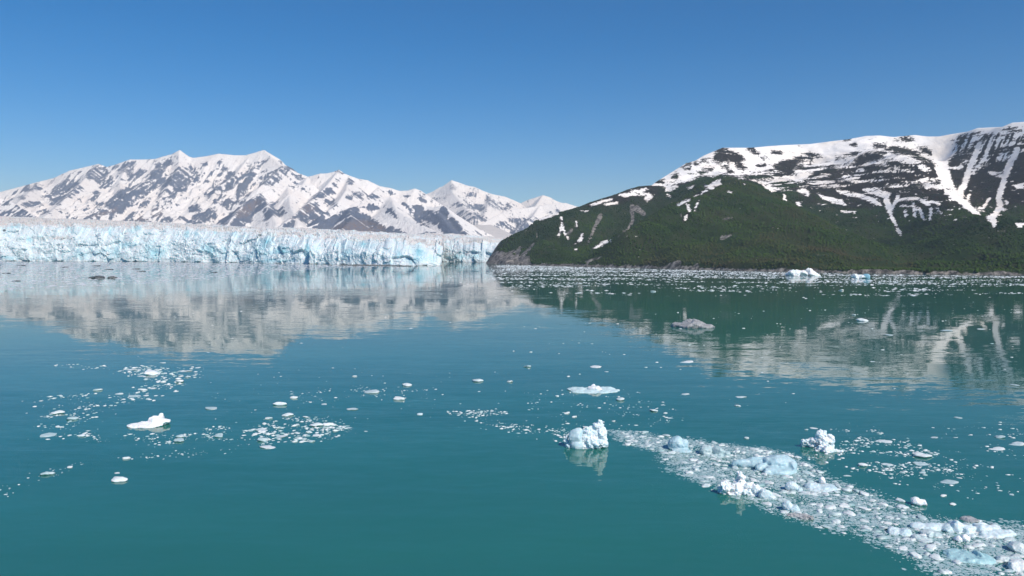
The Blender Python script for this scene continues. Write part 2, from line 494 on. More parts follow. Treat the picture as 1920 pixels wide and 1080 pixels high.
SNOW_UP = zc([(1080,398),(1090,412),(1180,405),(1290,392),(1380,345),(1450,352),(1500,335),(1560,345),(1620,358),(1700,345),(1779,380)], *Z3) + \
    zc([(80,382),(180,402),(240,432),(300,458),(400,445),(560,435),(700,445),(850,450),(960,475),(1080,450),(1200,450),(1260,480),(1300,520),(1440,578),(1440,560),(1370,470),(1420,420),(1480,340),(1560,300),(1660,285),(1728,270),(9000,260),(9000,-300),(-1100,-300),(-1100,300)], *Z4)
DARK_UP = [zc(p, *Z4) for p in [
    [(0,220),(50,235),(100,255),(110,290),(60,290),(20,265),(0,270)],
    [(280,310),(330,285),(440,260),(480,265),(420,285),(415,310),(450,300),(440,320),(400,325),(390,355),(350,360),(290,335)],
    [(450,240),(490,232),(555,260),(540,265),(505,252),(508,290),(490,300),(495,255)],
    [(90,375),(170,362),(260,370),(270,385),(200,392),(130,390)], [(230,335),(290,345),(330,370),(320,380),(270,350)],
    [(740,290),(780,255),(870,232),(930,235),(920,262),(870,280),(810,300),(760,308)], [(680,298),(740,296),(800,318),(700,307)],
    [(800,330),(850,305),(960,310),(970,325),(900,335),(830,350)],
    [(900,290),(940,280),(1020,295),(1100,320),(1180,360),(1220,390),(1180,382),(1080,338),(980,312)],
    [(930,215),(970,198),(1040,205),(1100,230),(1160,270),(1210,310),(1230,360),(1235,400),(1200,370),(1180,320),(1120,280),(1060,250),(990,240)],
    [(1110,205),(1150,200),(1190,225),(1210,248),(1170,245),(1130,215)],
    [(480,375),(540,345),(620,325),(700,335),(780,350),(740,360),(650,345),(560,365),(500,385)],
    [(780,370),(860,355),(950,345),(1040,355),(1110,370),(1120,395),(1060,400),(1040,385),(900,375),(800,380)],
    [(370,420),(460,390),(560,380),(680,385),(700,395),(560,395),(450,408)],
    [(640,400),(740,410),(850,405),(920,420),(1000,440),(1060,430),(1120,410),(1200,440),(1260,480),(1310,520),(1250,500),(1100,470),(950,462),(880,440),(760,425),(660,420)],
    [(440,430),(560,435),(700,435),(800,440),(870,480),(930,560),(900,530),(830,480),(740,455),(620,450),(500,445)],
    [(1340,190),(1370,140),(1400,125),(1380,170),(1350,210)], [(1400,220),(1440,180),(1520,150),(1500,165),(1440,200)],
    [(1290,310),(1330,250),(1400,220),(1470,190),(1450,230),(1400,260),(1340,310),(1300,330)],
    [(1280,390),(1300,350),(1370,320),(1430,260),(1440,300),(1400,360),(1370,440),(1340,455),(1310,430)],
    [(1380,450),(1420,390),(1470,330),(1560,290),(1630,280),(1660,290),(1610,360),(1600,440),(1570,520),(1540,590),(1500,600),(1440,560),(1400,500)],
    [(1540,230),(1620,200),(1728,180),(1800,180),(1800,210),(1640,225),(1560,255)],
    [(1650,260),(1728,230),(1900,220),(1900,640),(1660,640),(1600,560),(1590,500),(1630,400)],
    [(1400,130),(1440,115),(1465,122),(1420,135)], [(1590,145),(1640,140),(1690,160),(1640,155)], [(1610,98),(1650,95),(1710,108),(1650,106)],
    [(980,165),(1040,150),(1090,165),(1030,168)], [(860,190),(930,188),(930,197),(870,197)], [(730,188),(755,184),(755,198),(738,198)],
    [(690,244),(760,240),(760,250),(700,252)], [(640,262),(700,258),(690,268),(640,270)], [(130,208),(170,212),(195,245),(150,225)], [(265,228),(320,235),(300,242)],
    [(60,305),(110,310),(120,325),(70,325)], [(215,262),(245,265),(240,272),(215,270)],
    [(1010,130),(1060,128),(1060,136),(1015,137)], [(690,150),(718,150),(715,157),(695,158)],
    ]] + [zc(p, *Z3) for p in [
    [(1450,255),(1470,200),(1510,185),(1540,205),(1600,225),(1640,265),(1600,275),(1540,250),(1500,270),(1470,262)],
    [(1360,325),(1400,320),(1420,330),(1380,345)], [(1270,300),(1310,298),(1310,310),(1280,312)], [(1210,350),(1240,338),(1245,360),(1225,370)],
    [(1280,270),(1320,268),(1315,280),(1290,282)], [(1590,285),(1620,280),(1650,300),(1610,305)], [(1390,300),(1450,300),(1440,312),(1400,310)],
    [(1660,185),(1690,182),(1720,210),(1700,215)], [(1500,290),(1545,285),(1545,300),(1510,300)], [(1390,252),(1420,250),(1415,262),(1395,262)], [(1340,272),(1370,274),(1365,284),(1345,282)],
    [(1120,378),(1160,372),(1150,390),(1120,392)], [(1540,318),(1570,316),(1565,328),(1545,328)], [(1710,285),(1760,282),(1750,295),(1715,294)],
    ]]
SNOW_LOW = [zc(p, *Z4) for p in [
    [(190,405),(250,420),(320,450),(270,465),(230,440)], [(330,470),(350,480),(355,515),(335,505)], [(410,450),(460,440),(490,470),(480,490),(440,475)],
    [(530,470),(600,490),(680,510),(700,540),(620,530),(560,500)], [(640,455),(760,462),(860,500),(910,545),(850,525),(760,495),(680,478)],
    [(780,452),(880,445),(965,470),(930,505),(890,490),(830,470)], [(670,572),(760,574),(755,582),(680,582)], [(400,520),(430,520),(440,550),(415,540)],
    [(1500,612),(1540,590),(1575,560),(1565,660),(1545,650)], [(1675,645),(1740,640),(1710,670),(1690,662)], [(1370,605),(1400,602),(1395,612)],
    [(1520,345),(1560,350),(1620,350),(1600,380),(1540,370)], [(1340,310),(1380,300),(1370,335),(1340,335)], [(1620,520),(1640,520),(1630,540)], [(1670,420),(1728,410),(1728,445),(1680,445)]
    ]] + [zc(p, *Z3) for p in [
    [(880,465),(950,440),(1050,420),(1080,425),(1020,440),(1100,470),(1060,505),(1040,490),(1050,465),(980,460),(930,480)],
    [(1110,405),(1180,400),(1260,400),(1220,430),(1170,440),(1170,420)], [(1390,400),(1430,405),(1460,380),(1500,365),(1500,400),(1440,430),(1410,420)],
    [(620,760),(650,730),(665,695),(680,690),(670,740)], [(730,785),(790,740),(820,728),(835,740),(770,775)], [(800,515),(880,500),(890,510),(820,525)],
    [(660,555),(720,555),(700,565)], [(1290,420),(1340,405),(1330,425)], [(620,785),(645,785),(640,795)], [(1230,520),(1250,515),(1245,530)], [(1625,395),(1650,395),(1640,405)], [(1535,440),(1570,445),(1555,452)]]]
SNOW_LINES = [(zc(p, *Z4), a, b) for p, a, b in [
    ([(1260,120),(1240,250),(1262,350),(1292,440),(1350,500),(1440,575)], 17, 5), ([(1470,190),(1420,310),(1385,420),(1345,480)], 5, 6),
    ([(1690,220),(1640,310),(1612,400),(1580,500),(1592,550),(1552,600),(1556,655)], 6, 4.5), ([(932,500),(950,580),(980,640),(1015,712)], 5, 2.2), ([(1000,490),(962,560)], 3.2, 3),
    ([(1040,575),(1048,600)], 3, 2.5), ([(1088,530),(1098,605)], 2.5, 2), ([(1122,560),(1150,622)], 3, 2), ([(1190,560),(1185,622)], 2.5, 2), ([(1005,508),(1100,500),(1240,532)], 2.5, 2), ([(1130,510),(1180,540)], 2.5, 2),
    ([(1015,540),(1070,545)], 2, 2), ([(1230,560),(1250,590)], 2.2, 1.5), ([(1530,500),(1480,570)], 2.4, 1.5), ([(1410,480),(1400,520)], 3, 2), ([(1470,560),(1465,585)], 2, 2)]] + [(zc(p, *Z3), a, b) for p, a, b in [
    ([(1310,490),(1260,515)], 2.2, 2), ([(1300,520),(1312,560),(1280,612)], 2, 3), ([(1410,438),(1340,470)], 2, 1.5), ([(548,600),(552,650),(568,690),(590,722)], 1.8, 2), ([(545,660),(533,705)], 1.4, 1.2),
    ([(720,525),(850,486)], 1.8, 1.8), ([(420,610),(530,572)], 1.4, 2), ([(1365,500),(1340,560)], 1.5, 1), ([(636,620),(640,660)], 1.0, .8), ([(1180,462),(1200,470)], 1.5, 1.5)]]
ROCK_R = [(zc(p, *Z3), a, b) for p, a, b in [
    ([(782,585),(745,660),(705,755)], 5, 2.5), ([(970,530),(972,620),(945,665),(880,715)], 5, 1.2), ([(1000,545),(1040,575)], 7, 4), ([(255,870),(305,775)], 4.5, 3), ([(295,870),(330,810),(385,755)], 5.5, 2.5),
    ([(95,862),(150,770),(175,752)], 5, 4), ([(110,868),(170,800)], 8, 3), ([(200,868),(240,815)], 7, 2), ([(1195,890),(1255,860)], 7, 4), ([(1340,895),(1360,875)], 4, 3), ([(1260,580),(1275,600)], 3, 3), ([(1505,720),(1560,700)], 4, 2), ([(1510,610),(1570,598)], 2, 1.5),
    ([(590,690),(610,670)], 4, 3), ([(400,690),(404,720)], 1.2, 1), ([(700,860),(820,820)], 3, 1)]]

# ------------------------------------------------------------------ far mountains
M_ALP = mat_alpine('alpine_rock_and_snow', (0.075, 0.095, 0.140), (0.115, 0.128, 0.160), (0.18, 0.14, 0.125))  # grey rock tinted bluer: part of the distance haze is put into its colour

def mountain(name, label, ridges, rocks, step, xpad, back, front, base, amp=1.0, brown=BROWN, a=0.36, b=0.42, Lf=300, rockbias=-1.0, gfreq=110.0, seed=1, plateau=0.38):
    """an alpine mountain: crest and spur lines carry the height, gullies run down from them"""
    P = np.concatenate([[at(*p) for p in r] for r in ridges])
    x0, x1 = P[:, 0].min() - xpad, P[:, 0].max() + xpad
    y0, y1 = P[:, 1].min() - front, P[:, 1].max() + back
    nx = int((x1 - x0) / step) + 1; ny = int((y1 - y0) / step) + 1
    X, Y = np.meshgrid(np.linspace(x0, x1, nx), np.linspace(y0, y1, ny))
    X = X.ravel(); Y = Y.ravel()
    dmin = np.full(X.shape, 1e9)
    for r in ridges:
        dmin = np.minimum(dmin, ridge_query(X, Y, r)[0])
    k = sstep(0, 500, dmin) * 110 + sstep(0, 60, dmin) * 14
    WX = X + k * fbm(X / 520, Y / 520, seed, 4); WY = Y + k * fbm(X / 520 + 9, Y / 520 + 4, seed + 5, 4)
    H = np.full(X.shape, -1e9); G = np.zeros(X.shape); DD = np.zeros(X.shape)
    for i, r in enumerate(ridges):
        d, T, Z = ridge_query(WX, WY, r)
        fall = a * d + b * Lf * (1 - np.exp(-d / Lf))
        ww = 45 * fbm(X / 260, Y / 260, seed + 31 + i, 3)
        gl = ridged((T + ww) / gfreq, d / 900.0 + i * 7.7, seed + 50 + i, 3) - 0.62
        g2 = ridged((T + ww * .5) / (gfreq * 0.32), d / 260.0 + i * 3.1, seed + 70 + i, 2) - 0.62
        h = Z - fall + amp * sstep(10, 350, d) * (70 * gl + 24 * g2) - amp * 14 * sstep(10, 350, d)
        m = h > H
        H = np.where(m, h, H); G = np.where(m, gl * 1.3 + g2 * 0.6, G); DD = np.where(m, d, DD)
    rough = sstep(5, 250, DD)
    H = H + amp * rough * (26 * fbm(X / 150, Y / 150, seed + 90, 5) - 4) + amp * 3.0 * ridged(X / 36, Y / 36, seed + 95, 3) - 2
    lo = base + 20 * fbm(X / 300, Y / 300, seed + 3, 3)
    H = np.maximum(H, lo)
    U, V = project(X, Y, H)
    rk = np.full(X.shape, rockbias)
    for p in rocks:
        s = masked(U, V, lambda u, v: poly_sd(u, v, p), p) / 5.0
        rk = np.maximum(rk, np.clip(s, -1, plateau))
    br = np.zeros(X.shape)
    for p in brown:
        br = np.maximum(br, np.clip(masked(U, V, lambda u, v: poly_sd(u, v, p), p) / 8.0 + 0.3, 0, 1))
    # steep ribs shed their snow
    HH = H.reshape(ny, nx); gy, gx = np.gradient(HH, step)
    sl = np.sqrt(gx ** 2 + gy ** 2).ravel()
    rk = np.maximum(rk, np.clip((sl - 1.25) * 1.6, -1.0, 0.35))
    me = mesh_np(name, np.stack([X, Y, H], 1), grid_faces(nx, ny), True, {'rock': rk, 'gully': np.clip(G, -1, 1), 'brown': br})
    me.materials.append(M_ALP)
    o = link(bpy.data.objects.new(name, me))
    tag(o, label, None, None, 'structure')
    return o

crest0 = [(-330,372),(-220,350),(-120,368),(-40,372),(0,360),(30,352),(75,340),(100,334),(130,320),(160,313),(185,307),(200,313),(215,309),(243,299),(268,299),(290,298),(300,295),(322,289),(337,281),(350,292),(362,296),(385,293),(410,288),(440,291),(460,291),(478,286),(495,281),(508,289),(525,299),(542,316),(560,325),(575,330),(600,345),(640,372)]
mountain('mountain', 'long snowy mountain range with two summits above the glacier', [
    [(x, y, 8000) for x, y in crest0],
    [(185,307,8000),(150,345,7400),(110,385,6800),(85,405,6400)],
    [(243,299,8000),(225,340,7500),(232,378,6900),(170,410,6300)],
    [(300,295,8000),(300,330,7600),(270,365,7100),(220,390,6700),(160,412,6200)],
    [(337,281,8000),(335,315,7600),(315,350,7200),(300,372,7000)],
    [(470,290,8000),(440,330,7500),(405,352,7100),(395,378,6800),(330,412,6200)],
    [(495,281,8000),(530,312,7600),(500,340,7200),(485,352,7000)],
    [(75,340,8000),(50,365,7300),(20,392,6700)],
    [(-120,368,8000),(-140,390,7000)],
], ROCK_MASSIF, 10.0, 250, 500, 500, 180, seed=3)
mountain('mountain', 'rock pyramid with a snow saddle in front of the long range', [
    [(430,415,5600),(455,385,6000),(485,363,6300),(510,352,6500),(540,349,6600),(585,345,6700)],
    [(485,363,6300),(505,390,5900),(520,420,5500)], [(540,349,6600),(545,385,6000),(560,418,5500)]], ROCK_PYRAMID, 10.0, 250, 300, 250, 120, amp=0.9, seed=17, plateau=0.8)
crest1 = [(555,350),(577,331),(583,330),(600,325),(612,325),(625,322),(636,318),(645,325),(655,329),(672,335),(690,338),(700,343),(712,349),(731,352),(750,358),(765,357),(778,353),(790,358),(800,365),(830,385),(850,405)]
mountain('mountain', 'snowy peak with a small pointed top right of the long range', [
    [(x, y, 7000) for x, y in crest1],
    [(636,318,7000),(615,345,6600),(590,370,6200),(560,395,5800),(525,425,5300)],
    [(655,329,7000),(650,355,6500),(630,385,6000),(600,405,5700)],
    [(712,349,7000),(690,370,6500),(665,380,6200)], [(577,331,7000),(565,350,6600),(540,365,6300)]],
    ROCK_SECOND, 10.0, 200, 400, 250, 110, amp=0.9, seed=29, plateau=0.65)
mountain('mountain', 'dark rocky front ridge with brown foot rising straight from the glacier', [
    [(560,432,4700),(605,415,4900),(632,399,5050),(653,390,5150),(670,386,5250),(687,380,5300),(703,377,5350),(719,370,5400),(733,369,5400),(747,373,5400),(760,379,5350),(775,382,5350),(800,386,5350),(815,388,5300),(831,384,5250),(842,394,5150),(850,404,5050),(862,422,4850),(878,443,4650),(890,460,4500)],
    [(733,369,5400),(745,395,5000),(790,420,4700),(830,440,4450)], [(653,390,5150),(660,410,4800),(640,430,4500)], [(815,388,5300),(830,410,4900),(850,435,4600)]],
    ROCK_FRONT, 8.0, 150, 300, 250, 60, amp=0.8, a=0.36, b=0.30, seed=41, plateau=0.95)
crest2 = [(760,375),(785,368),(800,363),(812,358),(825,350),(837,347),(847,337),(859,341),(875,347),(891,350),(906,357),(922,363),(947,368),(962,374),(975,380),(990,392),(1010,405)]
mountain('mountain', 'white central peak behind the rocky front ridge', [
    [(x, y, 9500) for x, y in crest2], [(847,337,9500),(850,360,9000),(870,385,8500),(890,405,8000)], [(922,363,9500),(915,385,8900),(905,410,8300)], [(962,374,9500),(945,395,9000),(925,415,8500)]],
    ROCK_CENTRAL, 14.0, 250, 400, 300, 130, amp=0.9, seed=53)
crest3 = [(945,398),(965,388),(975,381),(987,375),(1003,370),(1018,365),(1031,369),(1043,376),(1058,381),(1085,390),(1120,400)]
mountain('mountain', 'small distant white peak farthest right along the range', [
    [(x, y, 11000) for x, y in crest3], [(1018,365,11000),(1005,385,10400),(985,400,9900)]], [], 18.0, 250, 300, 300, 150, amp=0.8, seed=61, rockbias=-0.75)
mountain('mountain', 'rounded white hill with a blue rock face beside the dark headland', [
    [(890,432,7300),(903,420,7500),(919,410,7700),(938,400,7900),(962,392,8000),(988,389,8100),(1012,385,8200),(1037,381,8250),(1060,380,8300),(1082,387,8300),(1130,395,8300),(1180,410,8300)],
    [(1012,385,8200),(1000,405,7800),(975,425,7400)]], ROCK_WHITE, 12.0, 250, 300, 350, 90, amp=0.45, a=0.30, b=0.35, seed=67)
mountain('hill', 'low dark snow-patched slope at the left end above the glacier', [
    [(-260,360,5200),(-120,366,5200),(0,371,5200),(10,375,5200),(22,378,5150),(34,385,5100),(45,392,5050),(60,400,5000),(75,410,4900),(95,420,4800)]], ROCK_LOWLEFT, 8.0, 150, 300, 250, 120, amp=0.5, seed=71)

# ------------------------------------------------------------------ the near mountain on the right
def tps_fit(P, Zv, lam):
    n = len(P); d = np.sqrt(((P[:, None] - P[None]) ** 2).sum(-1))
    K = np.where(d > 0, d * d * np.log(d + 1e-9), 0) + lam * np.eye(n)
    A = np.zeros((n + 3, n + 3)); A[:n, :n] = K; A[:n, n] = 1; A[:n, n + 1:] = P; A[n, :n] = 1; A[n + 1:, :n] = P.T
    return np.linalg.solve(A, np.concatenate([Zv, [0, 0, 0]]))

def tps_eval(c, P, X, Y):
    n = len(P); out = c[n] + c[n + 1] * X + c[n + 2] * Y
    for i in range(n):
        d2 = (X - P[i, 0]) ** 2 + (Y - P[i, 1]) ** 2
        out = out + c[i] * 0.5 * d2 * np.log(d2 + 1e-12)
    return out

SHORE = [(911,493.0),(925,494.5),(960,496.2),(1000,497.6),(1060,499.0),(1130,500.6),(1200,502.3),(1300,505.0),(1400,507.6),(1500,509.8),(1600,511.8),(1700,513.4),(1800,514.8),(1920,516.2),(2060,518),(2250,521)]
SHW = np.array([onwater(*p)[:2] for p in SHORE])
crestR = [(914,488,2125),(917,480,2130),(926,463,2145),(937,451,2160),(962,440,2200),(990,428,2240),(1003,415,2280),(1018,406,2310),(1037,399,2340),(1056,396,2370),(1085,388,2420),(1107,379,2450),(1132,371,2480),(1157,363,2510),(1179,354,2540),(1198,349,2560),(1220,347,2590),(1229,340,2600),(1245,330,2630),(1264,318,2660),(1283,306,2690),(1302,300,2710),(1317,291,2730),(1333,284,2750),(1352,276,2780),(1371,276,2800),(1396,276,2830),(1412,275.5,2850),(1438,273,2880),(1467,271,2900),(1516,269,2920),(1554,264,2920),(1587,260,2920),(1619,254,2920),(1645,253,2900),(1671,256,2880),(1710,252,2840),(1733,255,2780),(1755,255,2720),(1781,250,2640),(1807,246,2540),(1827,239,2460),(1872,237,2360),(1891,229,2310),(1920,227,2260),(2000,221,2150),(2100,215,2050),(2250,215,1950)]
ctrl = list(crestR) + [
    (1650,280,2450),(1700,285,2300),(1735,305,2150),(1755,330,2000),(1782,366,1800),(1815,390,1650),(1846,410,1500),(1880,438,1370),(1911,462,1270),
    (1768,300,2480),(1770,340,2250),(1785,368,2080),(1812,392,1900),(1850,415,1720),
    (1850,300,2230),(1880,350,1980),(1890,400,1750),(1915,440,1520),
    (1352,327,2050),(1400,343,1960),(1450,362,1860),(1497,390,1720),(1560,420,1560),(1640,455,1410),(1690,490,1270),
    (1320,345,2010),(1280,375,1910),(1240,398,1800),(1195,420,1690),(1150,450,1590),(1110,480,1520),
    (1390,400,1640),(1420,450,1430),(1330,430,1560),(1260,460,1520),(1500,450,1400),(1580,480,1300),
    (1355,331,2230),(1405,356,2110),(1455,378,2010),(1500,402,1870),(1560,432,1700),(1640,466,1530),(1700,498,1350),
    (1450,340,2400),(1500,360,2200),(1580,398,1960),(1660,425,1760),(1720,455,1580),(1780,480,1300),
    (1280,388,2060),(1240,412,1940),(1195,434,1830),(1150,462,1710),
    (1500,300,2680),(1550,330,2420),(1600,330,2400),(1620,360,2150),(1660,390,1900),(1720,410,1720),(1700,350,2080),
    (1400,310,2560),(1200,392,2180),(1100,420,2060),(1040,440,2000),(1000,462,1960),(960,475,2000),(1230,368,2320),(1290,345,2350),(1150,410,2150),(1060,470,1800),
    (1830,460,1330),(1950,480,1170),(2050,440,1330),(2100,350,1700),
]
CP3 = np.array([at(*p) for p in ctrl])
crest3d = np.array([at(*p) for p in crestR])
extra = [(x * 1.14, y * 1.14, z - 0.10 * y) for x, y, z in crest3d[::3]] + [(x * 1.3, y * 1.3, max(0, z - 0.22 * y)) for x, y, z in crest3d[::4]]
PR = np.concatenate([CP3, np.array(extra), np.column_stack([SHW, np.full(len(SHW), 3.0)])])
coef = tps_fit(PR[:, :2] / 1000.0, PR[:, 2], 1e-4)
step = 5.0
gx0, gx1, gy0, gy1 = -140, 3000, 850, 3420
nx = int((gx1 - gx0) / step) + 1; ny = int((gy1 - gy0) / step) + 1
X, Y = np.meshgrid(np.linspace(gx0, gx1, nx), np.linspace(gy0, gy1, ny)); X = X.ravel(); Y = Y.ravel()
H = tps_eval(coef, PR[:, :2] / 1000.0, X / 1000.0, Y / 1000.0)
back = [(-40, 2190), (30, 2420), (120, 2700), (300, 3100), (500, 3900), (6000, 3900), (6000, 850)]
sd = poly_sd(X, Y, [tuple(p) for p in SHW] + list(reversed([(-20, 2230), (60, 2500), (160, 2900), (300, 3800), (6000, 3800), (6000, 800)])))
sd = sd + 10 * fbm(X / 70, Y / 70, 5, 4)
dcr = ridge_query(X, Y, crestR)[0]
kk = sstep(8, 160, dcr)
H = H + kk * (22 * fbm(X / 260, Y / 260, 11, 5) + 16 * (ridged((X + .5 * Y) / 130, (Y - .5 * X) / 330, 19, 4) - 0.6)) + sstep(0, 60, dcr) * 2.2 * fbm(X / 22, Y / 22, 23, 3)
# no swell between the traced crest and the shore stands above the crest line
UU = 960 + FPX * X / (Y * CP)
lim = np.interp(UU, [p[0] for p in crestR], [p[1] for p in crestR]) + 1.0
vv = (540 - lim) / FPX
Hl = CAMH + Y * (-SP + vv * CP) / (CP + vv * SP)
H = np.where(UU > 914, np.minimum(H, Hl), H)
cap = np.where(sd > 0, 3.0 * (1 - np.exp(-sd / 3.0)) + 0.95 * sd + 4 * sstep(0, 20, sd) * fbm(X / 18, Y / 18, 29, 3), 0.5 * sd)
leftcl = sstep(1040, 960, project(X, Y, 0 * X)[0])
cap = cap + leftcl * np.where(sd > 0, 1.2 * sd + 6 * (ridged(X / 26, Y / 26, 33, 3) - .6) * sstep(2, 20, sd), 0)
H = np.where(sd > 0, np.maximum(H, 5), H)
H = -np.log(np.exp(-H / 14.0) + np.exp(-np.minimum(cap, 900) / 14.0)) * 14.0 if False else np.minimum(H, cap)
H = np.maximum(H, -3.0)
U, V = project(X, Y, H)
sn = np.clip(poly_sd(U, V, SNOW_UP) / 7.0, -1, 0.85)
# contour-following melt bands between the traced ones
band = fbm(U / 85.0, (V + 0.12 * (U - 1600)) / 5.5, 77, 3)
upz = np.clip(poly_sd(U, V, SNOW_UP) / 12.0, 0, 1)
midb = sstep(282, 325, V + 8 * fbm(U / 40, V / 40, 3, 2)) * sstep(1380, 1480, U)
sn = np.where(upz > 0, np.minimum(sn, 1.0 - midb * np.clip(band * 5.0 + 0.75, 0, 1.75)), sn)
stk = fbm((U + 0.45 * V) / 7.0, V / 38.0, 78, 3)
rz = sstep(1765, 1800, U + 0.25 * (V - 300)) * sstep(240, 262, V)
sn = np.where(upz > 0, np.minimum(sn, 1.0 - rz * np.clip(stk * 4.5 + 0.8, 0, 1.8)), sn)
fleck = fbm(U / 14.0, V / 4.0, 79, 3)
sn = np.where(upz > 0, np.minimum(sn, 1.0 - np.clip((fleck - 0.28) * 8, 0, 1.5) * sstep(285, 305, V)), sn)
for p in DARK_UP:
    s = masked(U, V, lambda u, v: poly_sd(u, v, p), p, 22) / 7.0
    sn = np.minimum(sn, np.clip(-s - 0.12, -0.85, 1.0))
lowpatch = fbm(U / 18.0, V / 5.0, 81, 3)
zone = sstep(330, 350, V) * sstep(470, 400, V) * sstep(1480, 1560, U)
sn = np.maximum(sn, np.where(zone > 0, (lowpatch - 0.42) * 4.0 * zone - (1 - zone), -1))
for p in SNOW_LOW:
    s = masked(U, V, lambda u, v: poly_sd(u, v, p), p, 15) / 3.0
    sn = np.maximum(sn, np.clip(s + 0.05, -1, 0.55))
for p, w0, w1 in SNOW_LINES:
    s = masked(U, V, lambda u, v: line_sd(u, v, p, w0, w1), p, 25) / 3.2
    sn = np.maximum(sn, np.clip(s + .1, -1, 0.9))
rk = np.full(X.shape, -1.0)
for p, w0, w1 in ROCK_R:
    s = masked(U, V, lambda u, v: line_sd(u, v, p, w0, w1), p, 25) / 3.0
    rk = np.maximum(rk, np.clip(s, -1, 1))
rk = np.maximum(rk, np.clip(0.9 - (H - 2.0) / 2.8 + 1.7 * fbm(X / 34, Y / 34, 41, 3), -1, 1))
rk = np.maximum(rk, leftcl * np.clip(1.1 - (H - 8) / 20.0 + 1.2 * fbm(X / 40, Y / 40, 43, 3), -1, 1) - (1 - leftcl))
bare = sstep(345, 300, V + 30 * fbm(X / 200, Y / 200, 47, 3) - 0.04 * (U - 1300)) 
bare = np.maximum(bare, sstep(418, 362, V + 22 * fbm(X / 150, Y / 150, 48, 3)) * sstep(1440, 1540, U) * 0.95)
bare = np.maximum(bare, sstep(408, 368, V + 16 * fbm(X / 110, Y / 110, 49, 3)) * sstep(1290, 1210, U) * 0.8)
bare = np.maximum(bare, sstep(-1.0, 0.2, sn) * 0.9)
me = mesh_np('mountain', np.stack([X, Y, H], 1), grid_faces(nx, ny), True, {'snow': sn, 'rock': rk, 'bare': bare})
me.materials.append(mat_hill())
mtR = tag(link(bpy.data.objects.new('mountain', me)), 'dark green mountain with snow-streaked top filling the right side', None, None, 'structure')

# scrub on its slopes
rng = np.random.default_rng(5)
idx = np.where((sn < -0.25) & (rk < 0.1) & (H > 3.5) & (U > 880) & (U < 2150) & (dcr > 30) & (Y < 3050))[0]
wgt = (1.0 - 0.75 * bare[idx]) * (1600.0 / Y[idx]) ** 1.2
pick = rng.choice(idx, size=min(115000, len(idx)), replace=False, p=wgt / wgt.sum())
jx = rng.uniform(-2.5, 2.5, len(pick)); jy = rng.uniform(-2.5, 2.5, len(pick))
pts = np.stack([X[pick] + jx, Y[pick] + jy, H[pick] - 0.3], 1)
pm = bpy.data.meshes.new('scrub')
pm.vertices.add(len(pts)); pm.vertices.foreach_set('co', pts.astype(np.float32).ravel())
clump = fbm(pts[:, 0] / 60, pts[:, 1] / 60, 91, 3)
size = (1.15 + 1.6 * rng.random(len(pts)) ** 3 + 1.2 * clump) * (1 - 0.6 * bare[pick])
a1 = pm.attributes.new('size', 'FLOAT', 'POINT'); a1.data.foreach_set('value', np.clip(size, 0.7, 5).astype(np.float32))
tint = np.clip(0.5 + 0.75 * fbm(pts[:, 0] / 150, pts[:, 1] / 150, 93, 4) + rng.normal(0, 0.06, len(pts)) + 0.25 * sstep(60, 8, pts[:, 2]) + np.where(poly_sd(U[pick], V[pick], [(1090,505),(1195,420),(1280,375),(1320,343),(1352,324),(1400,341),(1450,360),(1497,388),(1560,418),(1650,455),(1740,512),(1700,520),(1400,520)]) > 0, 0.06, -0.26), 0, 1)
a2 = pm.attributes.new('tint', 'FLOAT', 'POINT'); a2.data.foreach_set('value', tint.astype(np.float32))
t = NT('scrub_foliage')
ti = t.attr('tint', 'INSTANCER')
cfol = t.mix(t.ramp(ti, 0.1, 0.55, False), (0.014, 0.034, 0.009), (0.042, 0.076, 0.017))
cfol = t.mix(t.ramp(ti, 0.6, 1.0, False), cfol, (0.062, 0.056, 0.027))
M_SCRUB = t.done(cfol, 0.9, None, 0.05)
pm.materials.append(M_SCRUB)
scrub = tag(link(bpy.data.objects.new('scrub', pm)), 'dense green scrub covering the lower slopes of the mountain', None, None, 'stuff')
ng = bpy.data.node_groups.new('scatter_scrub', 'GeometryNodeTree')
ng.interface.new_socket('Geometry', in_out='INPUT', socket_type='NodeSocketGeometry')
ng.interface.new_socket('Geometry', in_out='OUTPUT', socket_type='NodeSocketGeometry')
gi = ng.nodes.new('NodeGroupInput'); go = ng.nodes.new('NodeGroupOutput')
m2p = ng.nodes.new('GeometryNodeMeshToPoints'); iop = ng.nodes.new('GeometryNodeInstanceOnPoints')
ico = ng.nodes.new('GeometryNodeMeshIcoSphere'); ico.inputs['Subdivisions'].default_value = 2; ico.inputs['Radius'].default_value = 1.0
sp = ng.nodes.new('GeometryNodeSetPosition'); nt = ng.nodes.new('ShaderNodeTexNoise'); nt.inputs['Scale'].default_value = 2.1; nt.inputs['Detail'].default_value = 3
vm = ng.nodes.new('ShaderNodeVectorMath'); vm.operation = 'SUBTRACT'; vm.inputs[1].default_value = (0.5, 0.5, 0.35)
vs = ng.nodes.new('ShaderNodeVectorMath'); vs.operation = 'SCALE'; vs.inputs['Scale'].default_value = 1.7
ng.links.new(nt.outputs['Color'], vm.inputs[0]); ng.links.new(vm.outputs[0], vs.inputs[0])
ng.links.new(ico.outputs[0], sp.inputs['Geometry']); ng.links.new(vs.outputs[0], sp.inputs['Offset'])
smn = ng.nodes.new('GeometryNodeSetMaterial'); smn.inputs['Material'].default_value = M_SCRUB
ng.links.new(sp.outputs[0], smn.inputs['Geometry'])
na = ng.nodes.new('GeometryNodeInputNamedAttribute'); na.data_type = 'FLOAT'; na.inputs['Name'].default_value = 'size'
rv = ng.nodes.new('FunctionNodeRandomValue'); rv.data_type = 'FLOAT_VECTOR'; rv.inputs[0].default_value = (-.3, -.3, 0); rv.inputs[1].default_value = (.3, .3, 6.283)
ng.links.new(gi.outputs[0], m2p.inputs[0]); ng.links.new(m2p.outputs[0], iop.inputs['Points'])
